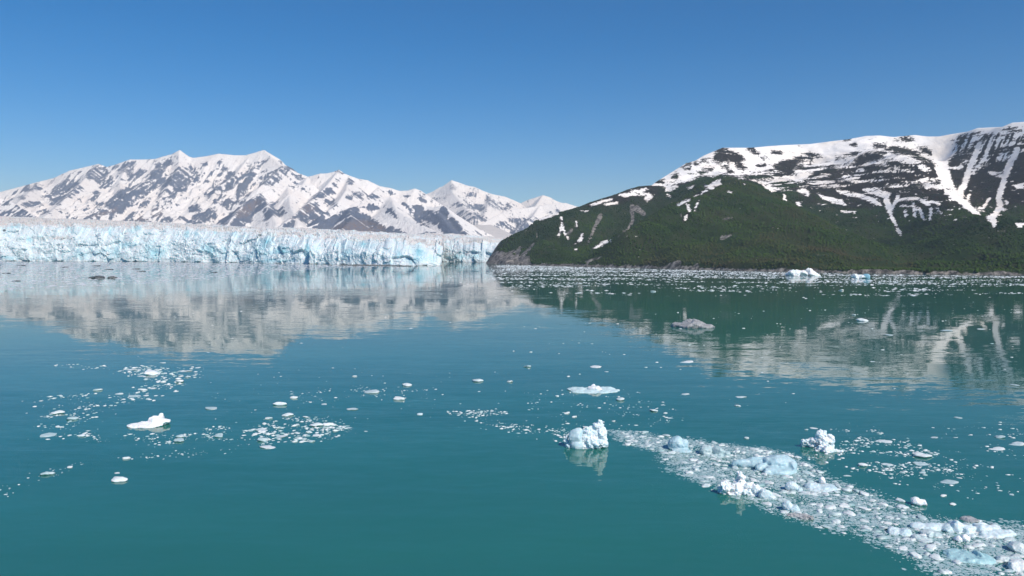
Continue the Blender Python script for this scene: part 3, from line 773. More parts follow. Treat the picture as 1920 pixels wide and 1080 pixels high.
ng.links.new(smn.outputs[0], iop.inputs['Instance']); ng.links.new(na.outputs[0], iop.inputs['Scale']); ng.links.new(rv.outputs[0], iop.inputs['Rotation'])
ng.links.new(iop.outputs[0], go.inputs[0])
scrub.modifiers.new('scatter', 'NODES').node_group = ng

# ------------------------------------------------------------------ glacier
M_GL = mat_glacier()
BLUE = [zc([(1310,420)], 6, 0, 400)[0] + (28, 16, .35), zc([(1700,440)], 6, 0, 400)[0] + (28, 14, .75), zc([(1440,350)], 6, 0, 400)[0] + (14, 6, .6), zc([(180,130)], 6, 0, 400)[0] + (16, 7, .5), zc([(330,310)], 6, 0, 400)[0] + (9, 7, .9),
    zc([(80,495)], 6, 0, 400)[0] + (15, 4, .7), zc([(1000,470)], 6, 0, 400)[0] + (35, 8, .5), zc([(850,200)], 6, 0, 400)[0] + (16, 8, .4), zc([(1230,210)], 6, 0, 400)[0] + (5, 9, .6), zc([(1540,160)], 6, 0, 400)[0] + (10, 5, .8),
    zc([(560,390)], 6, 300, 400)[0] + (16, 10, .7), zc([(300,240)], 6, 300, 400)[0] + (6, 14, .7), zc([(410,200)], 6, 300, 400)[0] + (5, 9, .7), zc([(620,200)], 6, 300, 400)[0] + (5, 9, .7), zc([(830,220)], 6, 300, 400)[0] + (10, 8, .5),
    zc([(1110,420)], 6, 300, 400)[0] + (24, 18, .55), zc([(1200,320)], 6, 300, 400)[0] + (10, 9, .8), zc([(1370,420)], 6, 300, 400)[0] + (17, 8, 1.0), zc([(1660,420)], 6, 300, 400)[0] + (5, 24, 1.1), zc([(720,440)], 6, 300, 400)[0] + (6, 14, .5), zc([(1300,530)], 6, 300, 400)[0] + (40, 4, .6),  # tall narrow strong patch: shade on the buttress's left face, painted as blue
    zc([(290,370)], 5.333, 600, 400)[0] + (15, 18, .55), zc([(430,310)], 5.333, 600, 400)[0] + (10, 9, .6), zc([(790,400)], 5.333, 600, 400)[0] + (6, 10, .8), zc([(990,390)], 5.333, 600, 400)[0] + (14, 13, .95), zc([(150,310)], 5.333, 600, 400)[0] + (7, 5, .7), zc([(1190,360)], 5.333, 600, 400)[0] + (3, 8, .8),
    zc([(1560,420)], 5.333, 600, 400)[0] + (14, 8, .6), zc([(1400,440)], 5.333, 600, 400)[0] + (20, 5, .5), zc([(560,320)], 5.333, 600, 400)[0] + (8, 10, .4), zc([(1000,470)], 5.333, 600, 400)[0] + (28, 6, .4)]
WHITE = [(350, 472, 20, 15, .7), (250, 470, 25, 10, .3), (60, 462, 55, 14, .35), (705, 480, 12, 12, .4), (620, 470, 10, 14, .3)]
DARKS = [(487, 441, 4, 3), (484, 445, 3, 2), (8, 432, 4, 3)]

def glacier_part(name, base, tops, backs, ncol, nf, ntp, seed, notch=None, lean_k=70.0):
    """ice cliff along a base line with a broken ice field running back from its brink.
    base: (px, py at the waterline); tops: (px, py of the brink); backs: (px, py, D) of the far edge of the ice field"""
    bx = np.array([p[0] for p in base]); bd = np.array([onwater(*p)[1] for p in base])
    px = np.linspace(bx[0], bx[-1], ncol)
    D = np.interp(px, bx, bd)
    X0 = (px - 960) / FPX * D
    tpy = np.interp(px, [p[0] for p in tops], [p[1] for p in tops])
    kx = np.interp(px, [p[0] for p in backs], [p[1] for p in backs]); kD = np.interp(px, [p[0] for p in backs], [p[2] for p in backs])
    Ht = np.array([at(a, b, d)[2] for a, b, d in zip(px, tpy, D)])
    Hb = np.array([at(a, b, d)[2] for a, b, d in zip(px, kx, kD)])
    s = np.concatenate([[0], np.cumsum(np.hypot(np.diff(X0), np.diff(D)))])
    rowsX, rowsY, rowsZ, kind = [], [], [], []
    htj = Ht + 3 * facets(s / 16, s * 0 + 3.3, seed + 8, 1.0) + 8 * fbm(s / 60, s * 0, seed + 9, 3)
    ws = s + 9 * fbm(s / 30, s * 0 + 5, seed + 2, 2)
    for j in range(nf):
        v = j / (nf - 1)
        z = -2 + (htj + 2) * v
        q = z + 0.35 * ws * 0 + 10 * fbm(s / 35, z / 35, seed + 15, 2)
        out = 17 * fbm(s / 170, z / 110 + 1.7, seed, 3) + 7 * fbm(s / 60, z / 34, seed + 1, 3) + 4.6 * facets(ws / 52 + .45 * q / 52, q / 30, seed + 3, 1.2) + 2.3 * facets(ws / 20 - .4 * q / 20, q / 12, seed + 4, 1.2) + 0.8 * facets(s / 4.5, z / 4.5, seed + 6, 1.2)
        if notch is not None:
            for (npx, w, amp) in notch:
                qq = (px - npx) / w
                out = out + amp * np.where(qq < 0, 0, np.exp(-np.maximum(qq, 0) * 1.2)) * sstep(1.0, 0.75, v + 0 * qq)
        out = out * (0.45 + 0.55 * math.sin(math.pi * min(1, 0.25 + v * 0.75)))
        lean = lean_k * (0.55 * v + 0.45 * v ** 3)
        rowsX.append(X0 + 1.5 * fbm(s / 14, z / 14, seed + 40, 2)); rowsY.append(D + lean - out); rowsZ.append(np.maximum(z + 0.45 * (out - 0) * math.sin(math.pi * v) ** 2, -2 + 0 * z)); kind.append(np.full(ncol, v))
    yl = rowsY[-1]; zl = rowsZ[-1]
    for j in range(1, ntp + 1):
        w = (j / ntp) ** 1.45
        Yj = yl + (kD - yl) * w
        Xj = X0 + ((px - 960) / FPX * kD - X0) * w
        zz = zl * (1 - sstep(0, 0.15, w)) + (Ht + (Hb - Ht) * w ** 0.8) * sstep(0, 0.15, w)
        fade = sstep(0, 0.02, w)
        near = 1 - 0.55 * w
        ser = 16 * (ridged(Xj / 90, Yj / 60, seed + 12, 3) - 0.55) + 8.0 * facets(Xj / 30, Yj / 24, seed + 13, 1.4) + 3.0 * facets(Xj / 12, Yj / 12, seed + 14, 1.2)
        rowsX.append(Xj); rowsY.append(Yj); rowsZ.append(zz + 0.75 * fade * near * ser); kind.append(np.full(ncol, 1 + w))
    X = np.concatenate(rowsX); Y = np.concatenate(rowsY); Zv = np.concatenate(rowsZ); K = np.concatenate(kind)
    U, V = project(X, Y, Zv)
    blue = 0.10 + 0.55 * fbm(U / 26, V / 14, seed + 20, 4) + 0.25 * fbm(U / 6, V / 10, seed + 21, 3)
    for (cx, cy, rx, ry, st) in BLUE:
        blue = blue + st * np.exp(-(((U - cx) / rx) ** 2 + ((V - cy) / ry) ** 2) * 1.3)
    for (cx, cy, rx, ry, st) in WHITE:
        blue = blue - st * np.exp(-(((U - cx) / rx) ** 2 + ((V - cy) / ry) ** 2) * 1.3)
    blue = blue - 0.55 * sstep(1.02, 1.25, K)
    dirt = 1.15 * sstep(0.93, 1.10, K) * (0.55 + 0.6 * fbm(U / 40, V / 5, seed + 25, 3) + 0.25 * sstep(500, 100, U)) + 0.6 * np.exp(-((V - 446) / 5) ** 2) * np.exp(-((U - 105) / 45) ** 2)
    dark = np.zeros(X.shape)
    for (cx, cy, rx, ry) in DARKS:
        dark = np.maximum(dark, np.exp(-(((U - cx) / rx) ** 2 + ((V - cy) / ry) ** 2)) * 1.2)
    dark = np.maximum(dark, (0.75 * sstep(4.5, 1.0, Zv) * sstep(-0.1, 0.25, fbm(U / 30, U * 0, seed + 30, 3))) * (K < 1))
    P = np.stack([X, Y, Zv], 1); cut = nf * ncol; res = []
    for nm, sl, nr in (('ice_cliff', slice(0, cut), nf), ('ice_field', slice(cut - ncol, None), ntp + 1)):
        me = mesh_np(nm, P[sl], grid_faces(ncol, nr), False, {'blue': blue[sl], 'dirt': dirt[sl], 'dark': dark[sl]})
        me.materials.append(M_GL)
        res.append(bpy.data.objects.new(nm, me))
    return res

glacier = bpy.data.objects.new('glacier', None)
glacier.location = (-600, 2000, 0)
link(glacier)
tag(glacier, 'wide blue and white tidewater glacier with a fractured ice cliff across the bay', 'glacier')
def gchild(o):
    link(o, glacier); o.matrix_parent_inverse = Matrix.Translation(Vector((600, -2000, 0)))
g1 = glacier_part('ice_front', [(-330,489),(0,489.2),(150,489.8),(300,490.6),(400,491.5),(500,493.2),(580,494.5),(650,496),(740,497.6),(800,497.8),(826,497.4),(829,496.2)],
    [(-330,424),(0,423),(120,424),(250,427),(340,430),(430,436),(500,443),(560,446),(640,450),(700,455),(770,460),(815,466),(829,471)],
    [(-330,404,4300),(0,406.5,4200),(130,412,4100),(260,417,4000),(430,426,3700),(560,429,3500),(700,436,3300),(829,443,3200)], 850, 60, 190, 100, notch=[(583, 26, 26), (735 - 310, 18, 12), (300, 22, 14)])
[gchild(o) for o in g1]
g2 = glacier_part('ice_front', [(796,490.0),(830,490.6),(870,491.2),(905,491.6),(960,492)], [(796,452),(830,454),(870,457),(905,459),(960,461)],
    [(796,438,3500),(850,440,3500),(900,444,3500),(960,452,3500)], 240, 46, 120, 300)
[gchild(o) for o in g2]
# pale valley glacier behind, between the front ridge and the white hill
vp = [(850,446,4200),(900,448,4200),(960,456,4200),(1010,462,4200)]
vq = [(868,425,7600),(885,422,7600),(905,421,7600),(920,421,7600)]
rows = []
for j in range(24):
    w = j / 23.0
    rows.append([at(np.interp(k, range(4), [p[0] for p in vp]) * (1 - w) + np.interp(k, range(4), [p[0] for p in vq]) * w,
                    (np.interp(k, range(4), [p[1] for p in vp]) * (1 - w) + np.interp(k, range(4), [p[1] for p in vq]) * w), 4200 + 3400 * w) for k in np.linspace(0, 3, 40)])
VV = np.array(rows).reshape(-1, 3)
VV[:, 2] += 3 * fbm(VV[:, 0] / 90, VV[:, 1] / 260, 7, 3)
t = NT('valley_glacier_snow')
cc = t.mix(t.ramp(t.noise(1.0, 4, 0.6, None, 'Fac', (1 / 60, 1 / 400, 1)), 0.4, 0.7), (0.72, 0.69, 0.66), (0.48, 0.46, 0.45))
vg = mesh_np('valley_glacier', VV, grid_faces(40, 24)); vg.materials.append(t.done(cc, 0.8))
tag(link(bpy.data.objects.new('valley_glacier', vg)), 'pale smooth valley glacier between front ridge and white hill', 'glacier')

# ------------------------------------------------------------------ floating ice
M_BERG = mat_ice('berg_ice', (0.88, 0.89, 0.89), (0.64, 0.78, 0.83), sss=0.45)
M_BLUEICE = mat_ice('clear_blue_ice', (0.66, 0.77, 0.80), (0.42, 0.60, 0.66), sss=0.5)
M_DIRTY = mat_ice('dirty_ice', (0.44, 0.45, 0.45), (0.28, 0.29, 0.30), dirt=0.85)
M_BLACKICE = mat_ice('debris_covered_ice', (0.12, 0.13, 0.13), (0.07, 0.08, 0.08), dirt=0.8, scale=0.3)
M_CHUNK = mat_ice('chunk_ice', (0.74, 0.79, 0.79), (0.40, 0.54, 0.56))
M_BRASH = mat_ice('brash_ice', (0.62, 0.69, 0.70), (0.26, 0.42, 0.44), vary='ATTR', sss=0.0)
M_GREYBRASH = mat_ice('grey_brash_ice', (0.88, 0.88, 0.89), (0.50, 0.53, 0.56), vary='ATTR', sss=0.0)

def remesh(bm, voxel):
    me = bpy.data.meshes.new('tmp'); bm.to_mesh(me); bm.free()
    o = bpy.data.objects.new('tmp', me); COL.objects.link(o)
    md = o.modifiers.new('r', 'REMESH'); md.mode = 'VOXEL'; md.voxel_size = voxel
    dg = bpy.context.evaluated_depsgraph_get()
    r = bpy.data.meshes.new_from_object(o.evaluated_get(dg))
    bpy.data.objects.remove(o); bpy.data.meshes.remove(me)
    return r

def noise3(P, sc, seed, octv=3):
    off = Vector((seed * 3.17 % 50, seed * 7.7 % 50, seed * 1.9 % 50))
    return np.array([mnoise.fractal(Vector(p) * sc + off, 0.9, 2.1, octv) for p in P]) * 0.75

def blob_bm(bm, c, r, seed, jag):
    rr = np.random.default_rng(seed)
    res = bmesh.ops.create_icosphere(bm, subdivisions=3, radius=1.0)
    vs = res['verts']
    P = np.array([v.co for v in vs])
    n = rr.normal(size=(9, 3)); n /= np.linalg.norm(n, axis=1)[:, None]
    off = rr.uniform(0.62, 0.95, 9)
    dots = P @ n.T
    sc = np.min(np.where(dots > 0.05, off / np.maximum(dots, 0.05), 9), axis=1)
    k = (1 - jag) + jag * np.minimum(sc, 1.15)
    P = P * k[:, None]
    for v, p in zip(vs, P):
        v.co = (c[0] + p[0] * r[0], c[1] + p[1] * r[1], c[2] + p[2] * r[2])

def berg(name, label, px, py, wpx, blobs, mat, seed, cat='iceberg', group=None, rough=0.06, res=46, rot=0.0, jag=0.75, parts=()):
    """blobs in units of the berg's width: (x, depth, height of centre, rx, ry, rz)"""
    p = onwater(px, py); w = wpx * math.hypot(p[1], CAMH) / FPX
    bm = bmesh.new()
    for i, (x, y, z, rx, ry, rz) in enumerate(blobs):
        blob_bm(bm, (x, y, z), (rx, ry, rz), seed * 31 + i, jag)
    me = remesh(bm, 1.0 / res)
    P = np.zeros(len(me.vertices) * 3); me.vertices.foreach_get('co', P); P = P.reshape(-1, 3)
    N = np.zeros(len(me.vertices) * 3); me.vertices.foreach_get('normal', N); N = N.reshape(-1, 3)
    d = rough * noise3(P, 6, seed) + rough * 0.5 * noise3(P, 15, seed + 3)
    P = (P + N * d[:, None]) * w
    me.vertices.foreach_set('co', P.astype(np.float32).ravel())
    me.polygons.foreach_set('use_smooth', np.full(len(me.polygons), rough < 0.05))
    me.name = name; me.materials.clear(); me.materials.append(mat); me.update()
    o = link(bpy.data.objects.new(name, me))
    o.location = (p[0], p[1], 0); o.rotation_euler.z = rot
    tag(o, label, cat, group)
    for (pn, pl, bl, pm_, rg) in parts:
        bm = bmesh.new()
        for i, (x, y, z, rx, ry, rz) in enumerate(bl):
            blob_bm(bm, (x, y, z), (rx, ry, rz), seed * 57 + i, 0.55)
        m2 = remesh(bm, 1.0 / res)
        Q = np.zeros(len(m2.vertices) * 3); m2.vertices.foreach_get('co', Q); Q = Q.reshape(-1, 3)
        Nn = np.zeros(len(m2.vertices) * 3); m2.vertices.foreach_get('normal', Nn); Nn = Nn.reshape(-1, 3)
        Q = (Q + Nn * (rg * noise3(Q, 6, seed + 7))[:, None]) * w
        m2.vertices.foreach_set('co', Q.astype(np.float32).ravel())
        m2.polygons.foreach_set('use_smooth', np.ones(len(m2.polygons), bool))
        m2.name = pn; m2.materials.clear(); m2.materials.append(pm_); m2.update()
        c = link(bpy.data.objects.new(pn, m2), o)
        if pl: c['label'] = pl
    return o

berg('iceberg', 'tall craggy white iceberg with a smooth bluish block on its left', 1099, 838, 78,
     [(.12,0,.12,.28,.22,.26),(.33,.02,.26,.15,.15,.34),(.27,.0,.44,.10,.10,.13),(.05,.02,.26,.16,.16,.19),(.20,.0,.26,.17,.16,.22),(.22,-.08,.08,.24,.16,.16),(-.05,-.12,.02,.14,.1,.1),(-.46,.05,.1,.06,.06,.14),(-.42,.02,.0,.09,.08,.07),(.0,0,-.12,.5,.34,.1)],
     M_BERG, 4, rough=.085, res=60, parts=[('ice_block', 'smooth pale blue block', [(-.23,.0,.2,.21,.18,.27),(-.2,-.02,.05,.2,.17,.17)], M_BLUEICE, .02)])
berg('iceberg', 'white iceberg with a low tapering tongue beside the loose brash', 1540, 841, 66,
     [(-.36,.2,.12,.14,.10,.14),(-.18,.14,.16,.16,.13,.16),(.05,.05,.22,.18,.16,.24),(.30,.14,.14,.13,.12,.22),(.05,-.22,.04,.2,.24,.12),(.3,-.3,.0,.24,.09,.07),(-.1,-.1,-.1,.45,.45,.09)], M_BERG, 9, rough=.08, res=56)
berg('iceberg', 'jagged white iceberg with a sharp knob on the edge of the ice band', 1390, 925, 78,
     [(-.36,.0,.10,.16,.14,.17),(-.28,.05,.02,.2,.16,.13),(-.03,.05,.26,.12,.12,.28),(-.06,.02,.08,.2,.17,.2),(.2,-.05,.08,.22,.15,.18),(.36,-.12,.0,.16,.12,.13),(-.1,-.18,-.14,.45,.25,.1)], M_BERG, 14, rough=.11, res=60)
berg('iceberg', 'smooth bluish ice tooth beside the jagged white iceberg', 1436, 933, 28, [(0,0,.15,.4,.35,.42),(.28,-.1,0,.3,.3,.2),(-.2,.05,.3,.2,.2,.35)], M_BLUEICE, 21, rough=.03)
berg('ice_slab', 'long flat pale blue ice slab lying in the ice band', 1440, 882, 112,
     [(-.28,.22,.03,.24,.09,.09),(-.05,.2,.06,.3,.14,.1),(.22,.12,.08,.26,.2,.13),(.1,-.1,.0,.3,.16,.09),(.38,-.02,.05,.1,.16,.13),(-.1,0,.04,.12,.1,.08),(.2,-.05,-.08,.4,.3,.08)], M_BLUEICE, 25, cat='ice slab', rough=.025, res=60)
berg('ice_floe', 'wide flat translucent floe with a white lump on top', 1110, 732, 98,
     [(0,0,-.01,.5,.34,.045),(-.22,.06,.0,.28,.2,.05),(.25,.1,.0,.24,.16,.05),(0,-.1,-.06,.46,.4,.05)], mat_ice('thin_floe_ice', (.60,.75,.77), (.42,.62,.65)), 31, cat='ice floe', rough=.025, res=64, jag=.5,
     parts=[('ice_lump', 'white knobbly lump on the floe', [(.05,0,.04,.12,.13,.05),(.04,.1,.06,.05,.05,.06),(.12,-.06,.03,.08,.08,.04)], M_BERG, .05)])
berg('ice_floe', 'large white lens-shaped floe with a grey crest in front of the left cluster', 283, 797, 72,
     [(-.1,-.08,.02,.42,.3,.08),(.2,.1,.05,.28,.26,.12),(.0,.24,.08,.12,.12,.14),(.16,.3,.1,.1,.1,.14),(-.28,-.2,0,.2,.14,.05)], M_BERG, 35, cat='ice floe', rough=.04, res=56, rot=.1)
berg('iceberg', 'dirty grey iceberg drifting alone on the dark green reflection', 1297, 613, 80,
     [(-.3,.1,.02,.2,.3,.07),(-.02,.0,.03,.28,.4,.13),(.24,-.1,.01,.26,.3,.08),(.0,.1,.08,.14,.2,.09)], M_DIRTY, 39, rough=.05, res=56)
berg('iceberg', 'white peaked iceberg at the far shore below the green slope', 1505, 517.0, 56,
     [(-.34,0,.05,.2,.3,.13),(-.05,.0,.05,.22,.3,.12),(.26,.0,.07,.16,.3,.17),(.2,0,.1,.08,.14,.14),(-.2,.05,.1,.1,.2,.1),(.4,0,.0,.14,.2,.1)], M_BERG, 44, rough=.06, res=50)
berg('iceberg', 'low iceberg near the far shore with a deep blue block at one end', 1613, 522.0, 33,
     [(-.3,0,.08,.22,.3,.16),(.0,.0,.06,.3,.3,.14)], M_BERG, 47, rough=.05, parts=[('ice_block', 'deep blue block', [(.36,0,.08,.2,.25,.2)], mat_ice('deep_blue_ice', (.36,.60,.70), (.26,.52,.64)), .02)])
berg('iceberg', 'long dark debris-covered ice hump, left one of a pair on the grey ice sheet', 181.5, 521.5, 25, [(-.22,0,.02,.28,.45,.1),(.16,.1,.04,.34,.5,.15)], M_BLACKICE, 51, rough=.03, group='dark ice humps on the grey ice sheet')
berg('iceberg', 'small dark debris-covered ice hump, right one of a pair on the grey ice sheet', 210.5, 521.5, 16, [(0,0,.04,.44,.5,.22),(.2,.1,.0,.26,.5,.16)], M_BLACKICE, 53, rough=.03, group='dark ice humps on the grey ice sheet')
berg('iceberg', 'rounded bluish ice boulder at the upper start of the ice band', 1272, 842, 46, [(-.08,.05,.16,.32,.36,.34),(.16,.0,.12,.26,.3,.3),(.05,-.3,-.04,.42,.3,.14)], M_BLUEICE, 57, rough=.03)
berg('iceberg', 'pale blue double-humped ice piece in the ice band right of the rounded boulder', 1338, 852, 58, [(-.2,.1,.1,.2,.22,.2),(.15,-.02,.1,.2,.2,.16),(.36,-.1,.04,.14,.16,.12),(0,-.1,-.04,.44,.3,.1)], M_CHUNK, 59, rough=.04)
berg('ice_slab', 'half-sunk bluish slab in the middle of the ice band', 1540, 916, 62, [(-.2,.1,.02,.3,.26,.12),(.2,.02,.02,.34,.24,.1),(0,-.1,-.03,.48,.34,.09)], M_BLUEICE, 61, cat='ice slab', rough=.03)
berg('ice_chunk', 'round white ice knob sitting by the half-sunk bluish slab', 1542, 906, 13, [(0,0,.35,.45,.45,.5)], M_BERG, 63, cat='ice chunk', rough=.03, res=20)
berg('iceberg', 'rounded bluish ice piece with a white tail between jagged iceberg and sunk slab', 1488, 919, 31, [(-.12,.05,.16,.36,.34,.32),(.3,-.2,.05,.2,.2,.16)], M_BLUEICE, 65, rough=.03)
berg('iceberg', 'pointed pale blue ice block on the lower edge of the ice band', 1484, 957, 34, [(-.15,.1,.16,.3,.3,.3),(.15,-.1,.1,.32,.3,.22),(-.1,.2,.28,.14,.18,.18)], M_BLUEICE, 67, rough=.03)
berg('ice_floe', 'low dirty floe trailing off the lower edge of the ice band', 1502, 970, 42, [(-.25,.25,.0,.26,.3,.07),(.1,.0,.02,.3,.3,.1),(.32,-.2,.04,.18,.2,.1)], M_DIRTY, 69, cat='ice floe', rough=.05)
berg('ice_slab', 'long smooth pale blue slab low in the right part of the ice band', 1752, 992, 74, [(-.3,.12,.02,.24,.16,.08),(0,.03,.03,.3,.18,.10),(.3,-.08,.03,.24,.2,.10)], M_BLUEICE, 71, cat='ice slab', rough=.025)
berg('iceberg', 'large pale blue iceberg with a round dome at its left end, lower right', 1840, 1000, 100, [(-.38,.16,.05,.13,.15,.14),(-.2,.1,.03,.18,.16,.09),(.12,.1,.03,.3,.14,.10),(.2,-.05,.0,.34,.18,.1),(0,-.05,-.06,.5,.3,.08)], M_BLUEICE, 73, rough=.03, res=60, parts=[('snow_crest', 'white crest', [(.1,.2,.08,.16,.06,.05),(.3,.12,.06,.1,.06,.04)], M_BERG, .02)])
berg('ice_floe', 'dark wet floe behind the domed iceberg at lower right', 1820, 976, 34, [(0,0,.02,.48,.44,.16)], M_DIRTY, 75, cat='ice floe', rough=.03)
berg('ice_slab', 'broad pale blue slab near the lower edge of the ice band', 1688, 1000, 46, [(-.2,.1,.04,.3,.3,.14),(.15,-.05,.05,.34,.3,.16)], M_BLUEICE, 77, cat='ice slab', rough=.025)
berg('ice_slab', 'white oval slab below the long smooth slab', 1723, 1012, 30, [(-.1,.05,.06,.34,.34,.2),(.2,-.05,.05,.3,.28,.18)], M_CHUNK, 78, cat='ice slab', rough=.025)
berg('ice_slab', 'greyish oval slab between the long smooth slab and the white oval one', 1745, 1004, 38, [(-.1,.05,.06,.34,.34,.16),(.2,-.05,.05,.3,.28,.14)], M_CHUNK, 80, cat='ice slab', rough=.025)
berg('iceberg', 'white ice piece with a rounded knob in front of the domed iceberg', 1805, 1014, 28, [(-.25,.1,.08,.26,.3,.2),(.15,-.05,.14,.3,.3,.3)], M_BERG, 79, rough=.03)
berg('ice_floe', 'big glassy blue-green floe with a white rim at lower right', 1815, 1046, 84, [(-.1,.1,-.02,.36,.4,.09),(.2,-.05,-.01,.3,.34,.09),(.0,-.2,.01,.2,.1,.07),(.22,.0,.06,.07,.2,.08)], mat_ice('glassy_ice', (.42,.64,.67), (.33,.57,.61)), 83, cat='ice floe', rough=.03, jag=.4)
berg('iceberg', 'white ice dome cut by the lower right picture edge', 1912, 1032, 44, [(0,0,.08,.42,.4,.24),(.3,.0,.05,.3,.3,.2)], M_CHUNK, 87, rough=.03)
berg('ice_floe', 'long white floe with a tan stain near the right picture edge', 1890, 1050, 42, [(-.15,.05,.04,.34,.3,.13),(.25,-.05,.03,.28,.26,.12)], M_CHUNK, 88, cat='ice floe', rough=.03)
berg('iceberg', 'smooth white piece at the lowest right corner', 1912, 1066, 50, [(0,0,.06,.45,.42,.2)], M_CHUNK, 90, rough=.03)
berg('iceberg', 'smooth white ice piece alone in open water above the ice band', 1723, 946, 30, [(-.15,.08,.14,.32,.34,.28),(.16,-.03,.08,.32,.3,.22)], M_BERG, 89, rough=.03)

# smaller pieces standing alone: (px, py, width px, flat?, label)
SINGLE = [
 (224,901,33,0,'white oval ice piece alone in the open water at lower left'), (219,887,14,1,'thin flat bit just above the white oval piece at lower left'),
 (91,889,26,0,'white ice piece on the thin line of bits at far lower left'), (131,876,12,0,'small bit up and right of the far lower left piece'), (235,860,18,0,'white bit heading the thin dotted ice line at lower left'),
 (152,818,17,0,'white bit below the leftmost ice cluster'), (95,817,36,1,'grey sunken floe at the foot of the leftmost cluster'), (139,786,24,0,'bright white piece in the leftmost ice cluster'), (109,775,26,0,'wedge-shaped piece at the left rim of the leftmost cluster'),
 (397,766,33,1,'flat grey floe with a bright spot right of the lens-shaped floe'), (410,818,23,0,'white piece at the right end of the left cluster row'), (334,827,26,0,'paired white piece in the row below the lens-shaped floe'), (336,819,20,0,'grey piece just behind the paired white piece'), (183,732,16,0,'thin flat bit left of the upper left cluster'),
 (337,716,24,0,'bright wedge in the upper left ice cluster'), (247,693,26,1,'flat floe at the left tip of the upper left cluster'), (285,702,34,0,'long white piece in the upper left cluster'), (252,743,28,1,'low floe at the lower left of the upper cluster'), (349,696,24,1,'thin white floe at the right tip of the upper left cluster'), (307,680,16,1,'single flat bit above the upper left cluster'),
 (525,759,28,0,'white domed piece above the centre left cluster'), (540,779,22,0,'pointed white piece above the centre left cluster'), (551,746,18,0,'small white piece up and right of the domed piece'), (505,838,36,1,'pale grey sunken floe below the centre left cluster'), (658,767,28,1,'flat grey floe right of the centre left cluster'), (607,758,16,1,'flat bit above the flat grey floe'), (505,785,16,0,'small dome on the left of the centre left cluster'),
 (594,798,26,0,'largest white piece in the centre left cluster'), (617,797,20,0,'white piece at the right of the largest cluster piece'), (592,816,24,1,'low white floe at the front of the centre left cluster'), (495,826,24,0,'low white piece at the front left of the centre left cluster'), (525,818,26,1,'flat white piece in the lower row of the centre left cluster'), (493,806,30,1,'grey flat piece at the left of the centre left cluster'),
 (697,735,46,1,'long white bar of ice between the centre clusters'), (762,723,22,0,'bluish dome in the small row at the centre'), (750,749,25,0,'low white domed piece right of the long bar'), (787,777,13,0,'small lone piece right of centre left cluster'), (896,715,22,0,'pale pointed piece above the hooked ice line'), (955,716,13,0,'small white bit right of the pale pointed piece'), (665,706,10,0,'tiny lone bit above the long white bar'),
 (990,688,16,0,'small white piece alone high in the centre water'), (1113,688,30,1,'flat white piece above the wide translucent floe'), (1160,750,22,0,'small white pyramid just right of the wide translucent floe'), (1045,743,10,0,'tiny white bit below left of the translucent floe'), (1063,775,12,0,'left one of two oval bits above the tall craggy iceberg'), (1077,782,10,0,'right one of two oval bits above the tall craggy iceberg'),
 (1100,803,18,0,'grey piece touching the back of the tall craggy iceberg'), (1150,790,8,0,'small round bit above right of the tall craggy iceberg'), (1227,771,18,0,'flat white piece in the sparse bits right of the tall iceberg'), (1248,775,9,0,'tiny bright bit beside the flat white piece'), (1257,784,15,1,'thin oval bit at the end of the sparse bits'),
 (1287,679,28,1,'flat crumbly piece on the edge of the mountain reflection'), (1284,739,22,1,'oval white floe below the mountain reflection edge'), (1390,744,24,1,'white floe at the tip of the snowy reflection'), (1617,602,24,0,'white piece with a pointed end on the green reflection'), (1664,628,22,1,'flat white piece in the snowy reflection at right'), (1775,620,30,1,'long thin floe on the right side of the reflection'), (1840,617,20,1,'thin white floe far right on the reflection'),
 (1637,678,14,1,'small bit in the middle of the snowy reflection'), (1905,722,18,1,'thin floe at the right edge below the reflection'), (1794,783,22,1,'white bit cluster piece below the snowy reflection'), (1600,591,10,0,'tiny bit above the pointed piece on the green reflection'), (1225,547,10,0,'white bit on the dark reflection near the headland'), (1335,545,10,0,'second white bit on the dark reflection'), (1578,545,11,0,'larger white bit on the green reflection below the far iceberg'),
 (1398,822,13,0,'white pyramid bit above the ice band'), (1657,828,30,1,'oval white floe in the loose brash'), (1727,856,36,0,'wedge of white ice at the right of the loose brash'), (1730,870,34,1,'low white pieces right under the wedge'), (1664,872,24,1,'flat oval floe in the lower loose brash'), (1620,873,24,0,'blocky white piece in the lower loose brash'), (1588,892,16,1,'dim sunken floe left of the lower loose brash'),
 (1780,904,38,1,'thin slanted floe in open water right of the loose brash'), (1868,842,32,1,'flat grey floe near the right edge above the ice band'), (1905,833,34,1,'pale floe cut by the right picture edge'), (1876,820,20,0,'white floe above the flat grey floe at right'), (1787,946,14,0,'small wedge right of the smooth lone piece'), (1769,930,12,0,'round bit above right of the smooth lone piece'), (1752,820,18,1,'thin white oval in the upper loose brash'),
 (1527,803,17,1,'grey flat bit above the tongued iceberg'), (1512,806,9,0,'tiny dome left of the grey flat bit'), (1780,1073,16,0,'white piece at the bottom edge below the ice band'), (1445,957,1,0,''), (1630,965,1,0,''),
]
CH = []
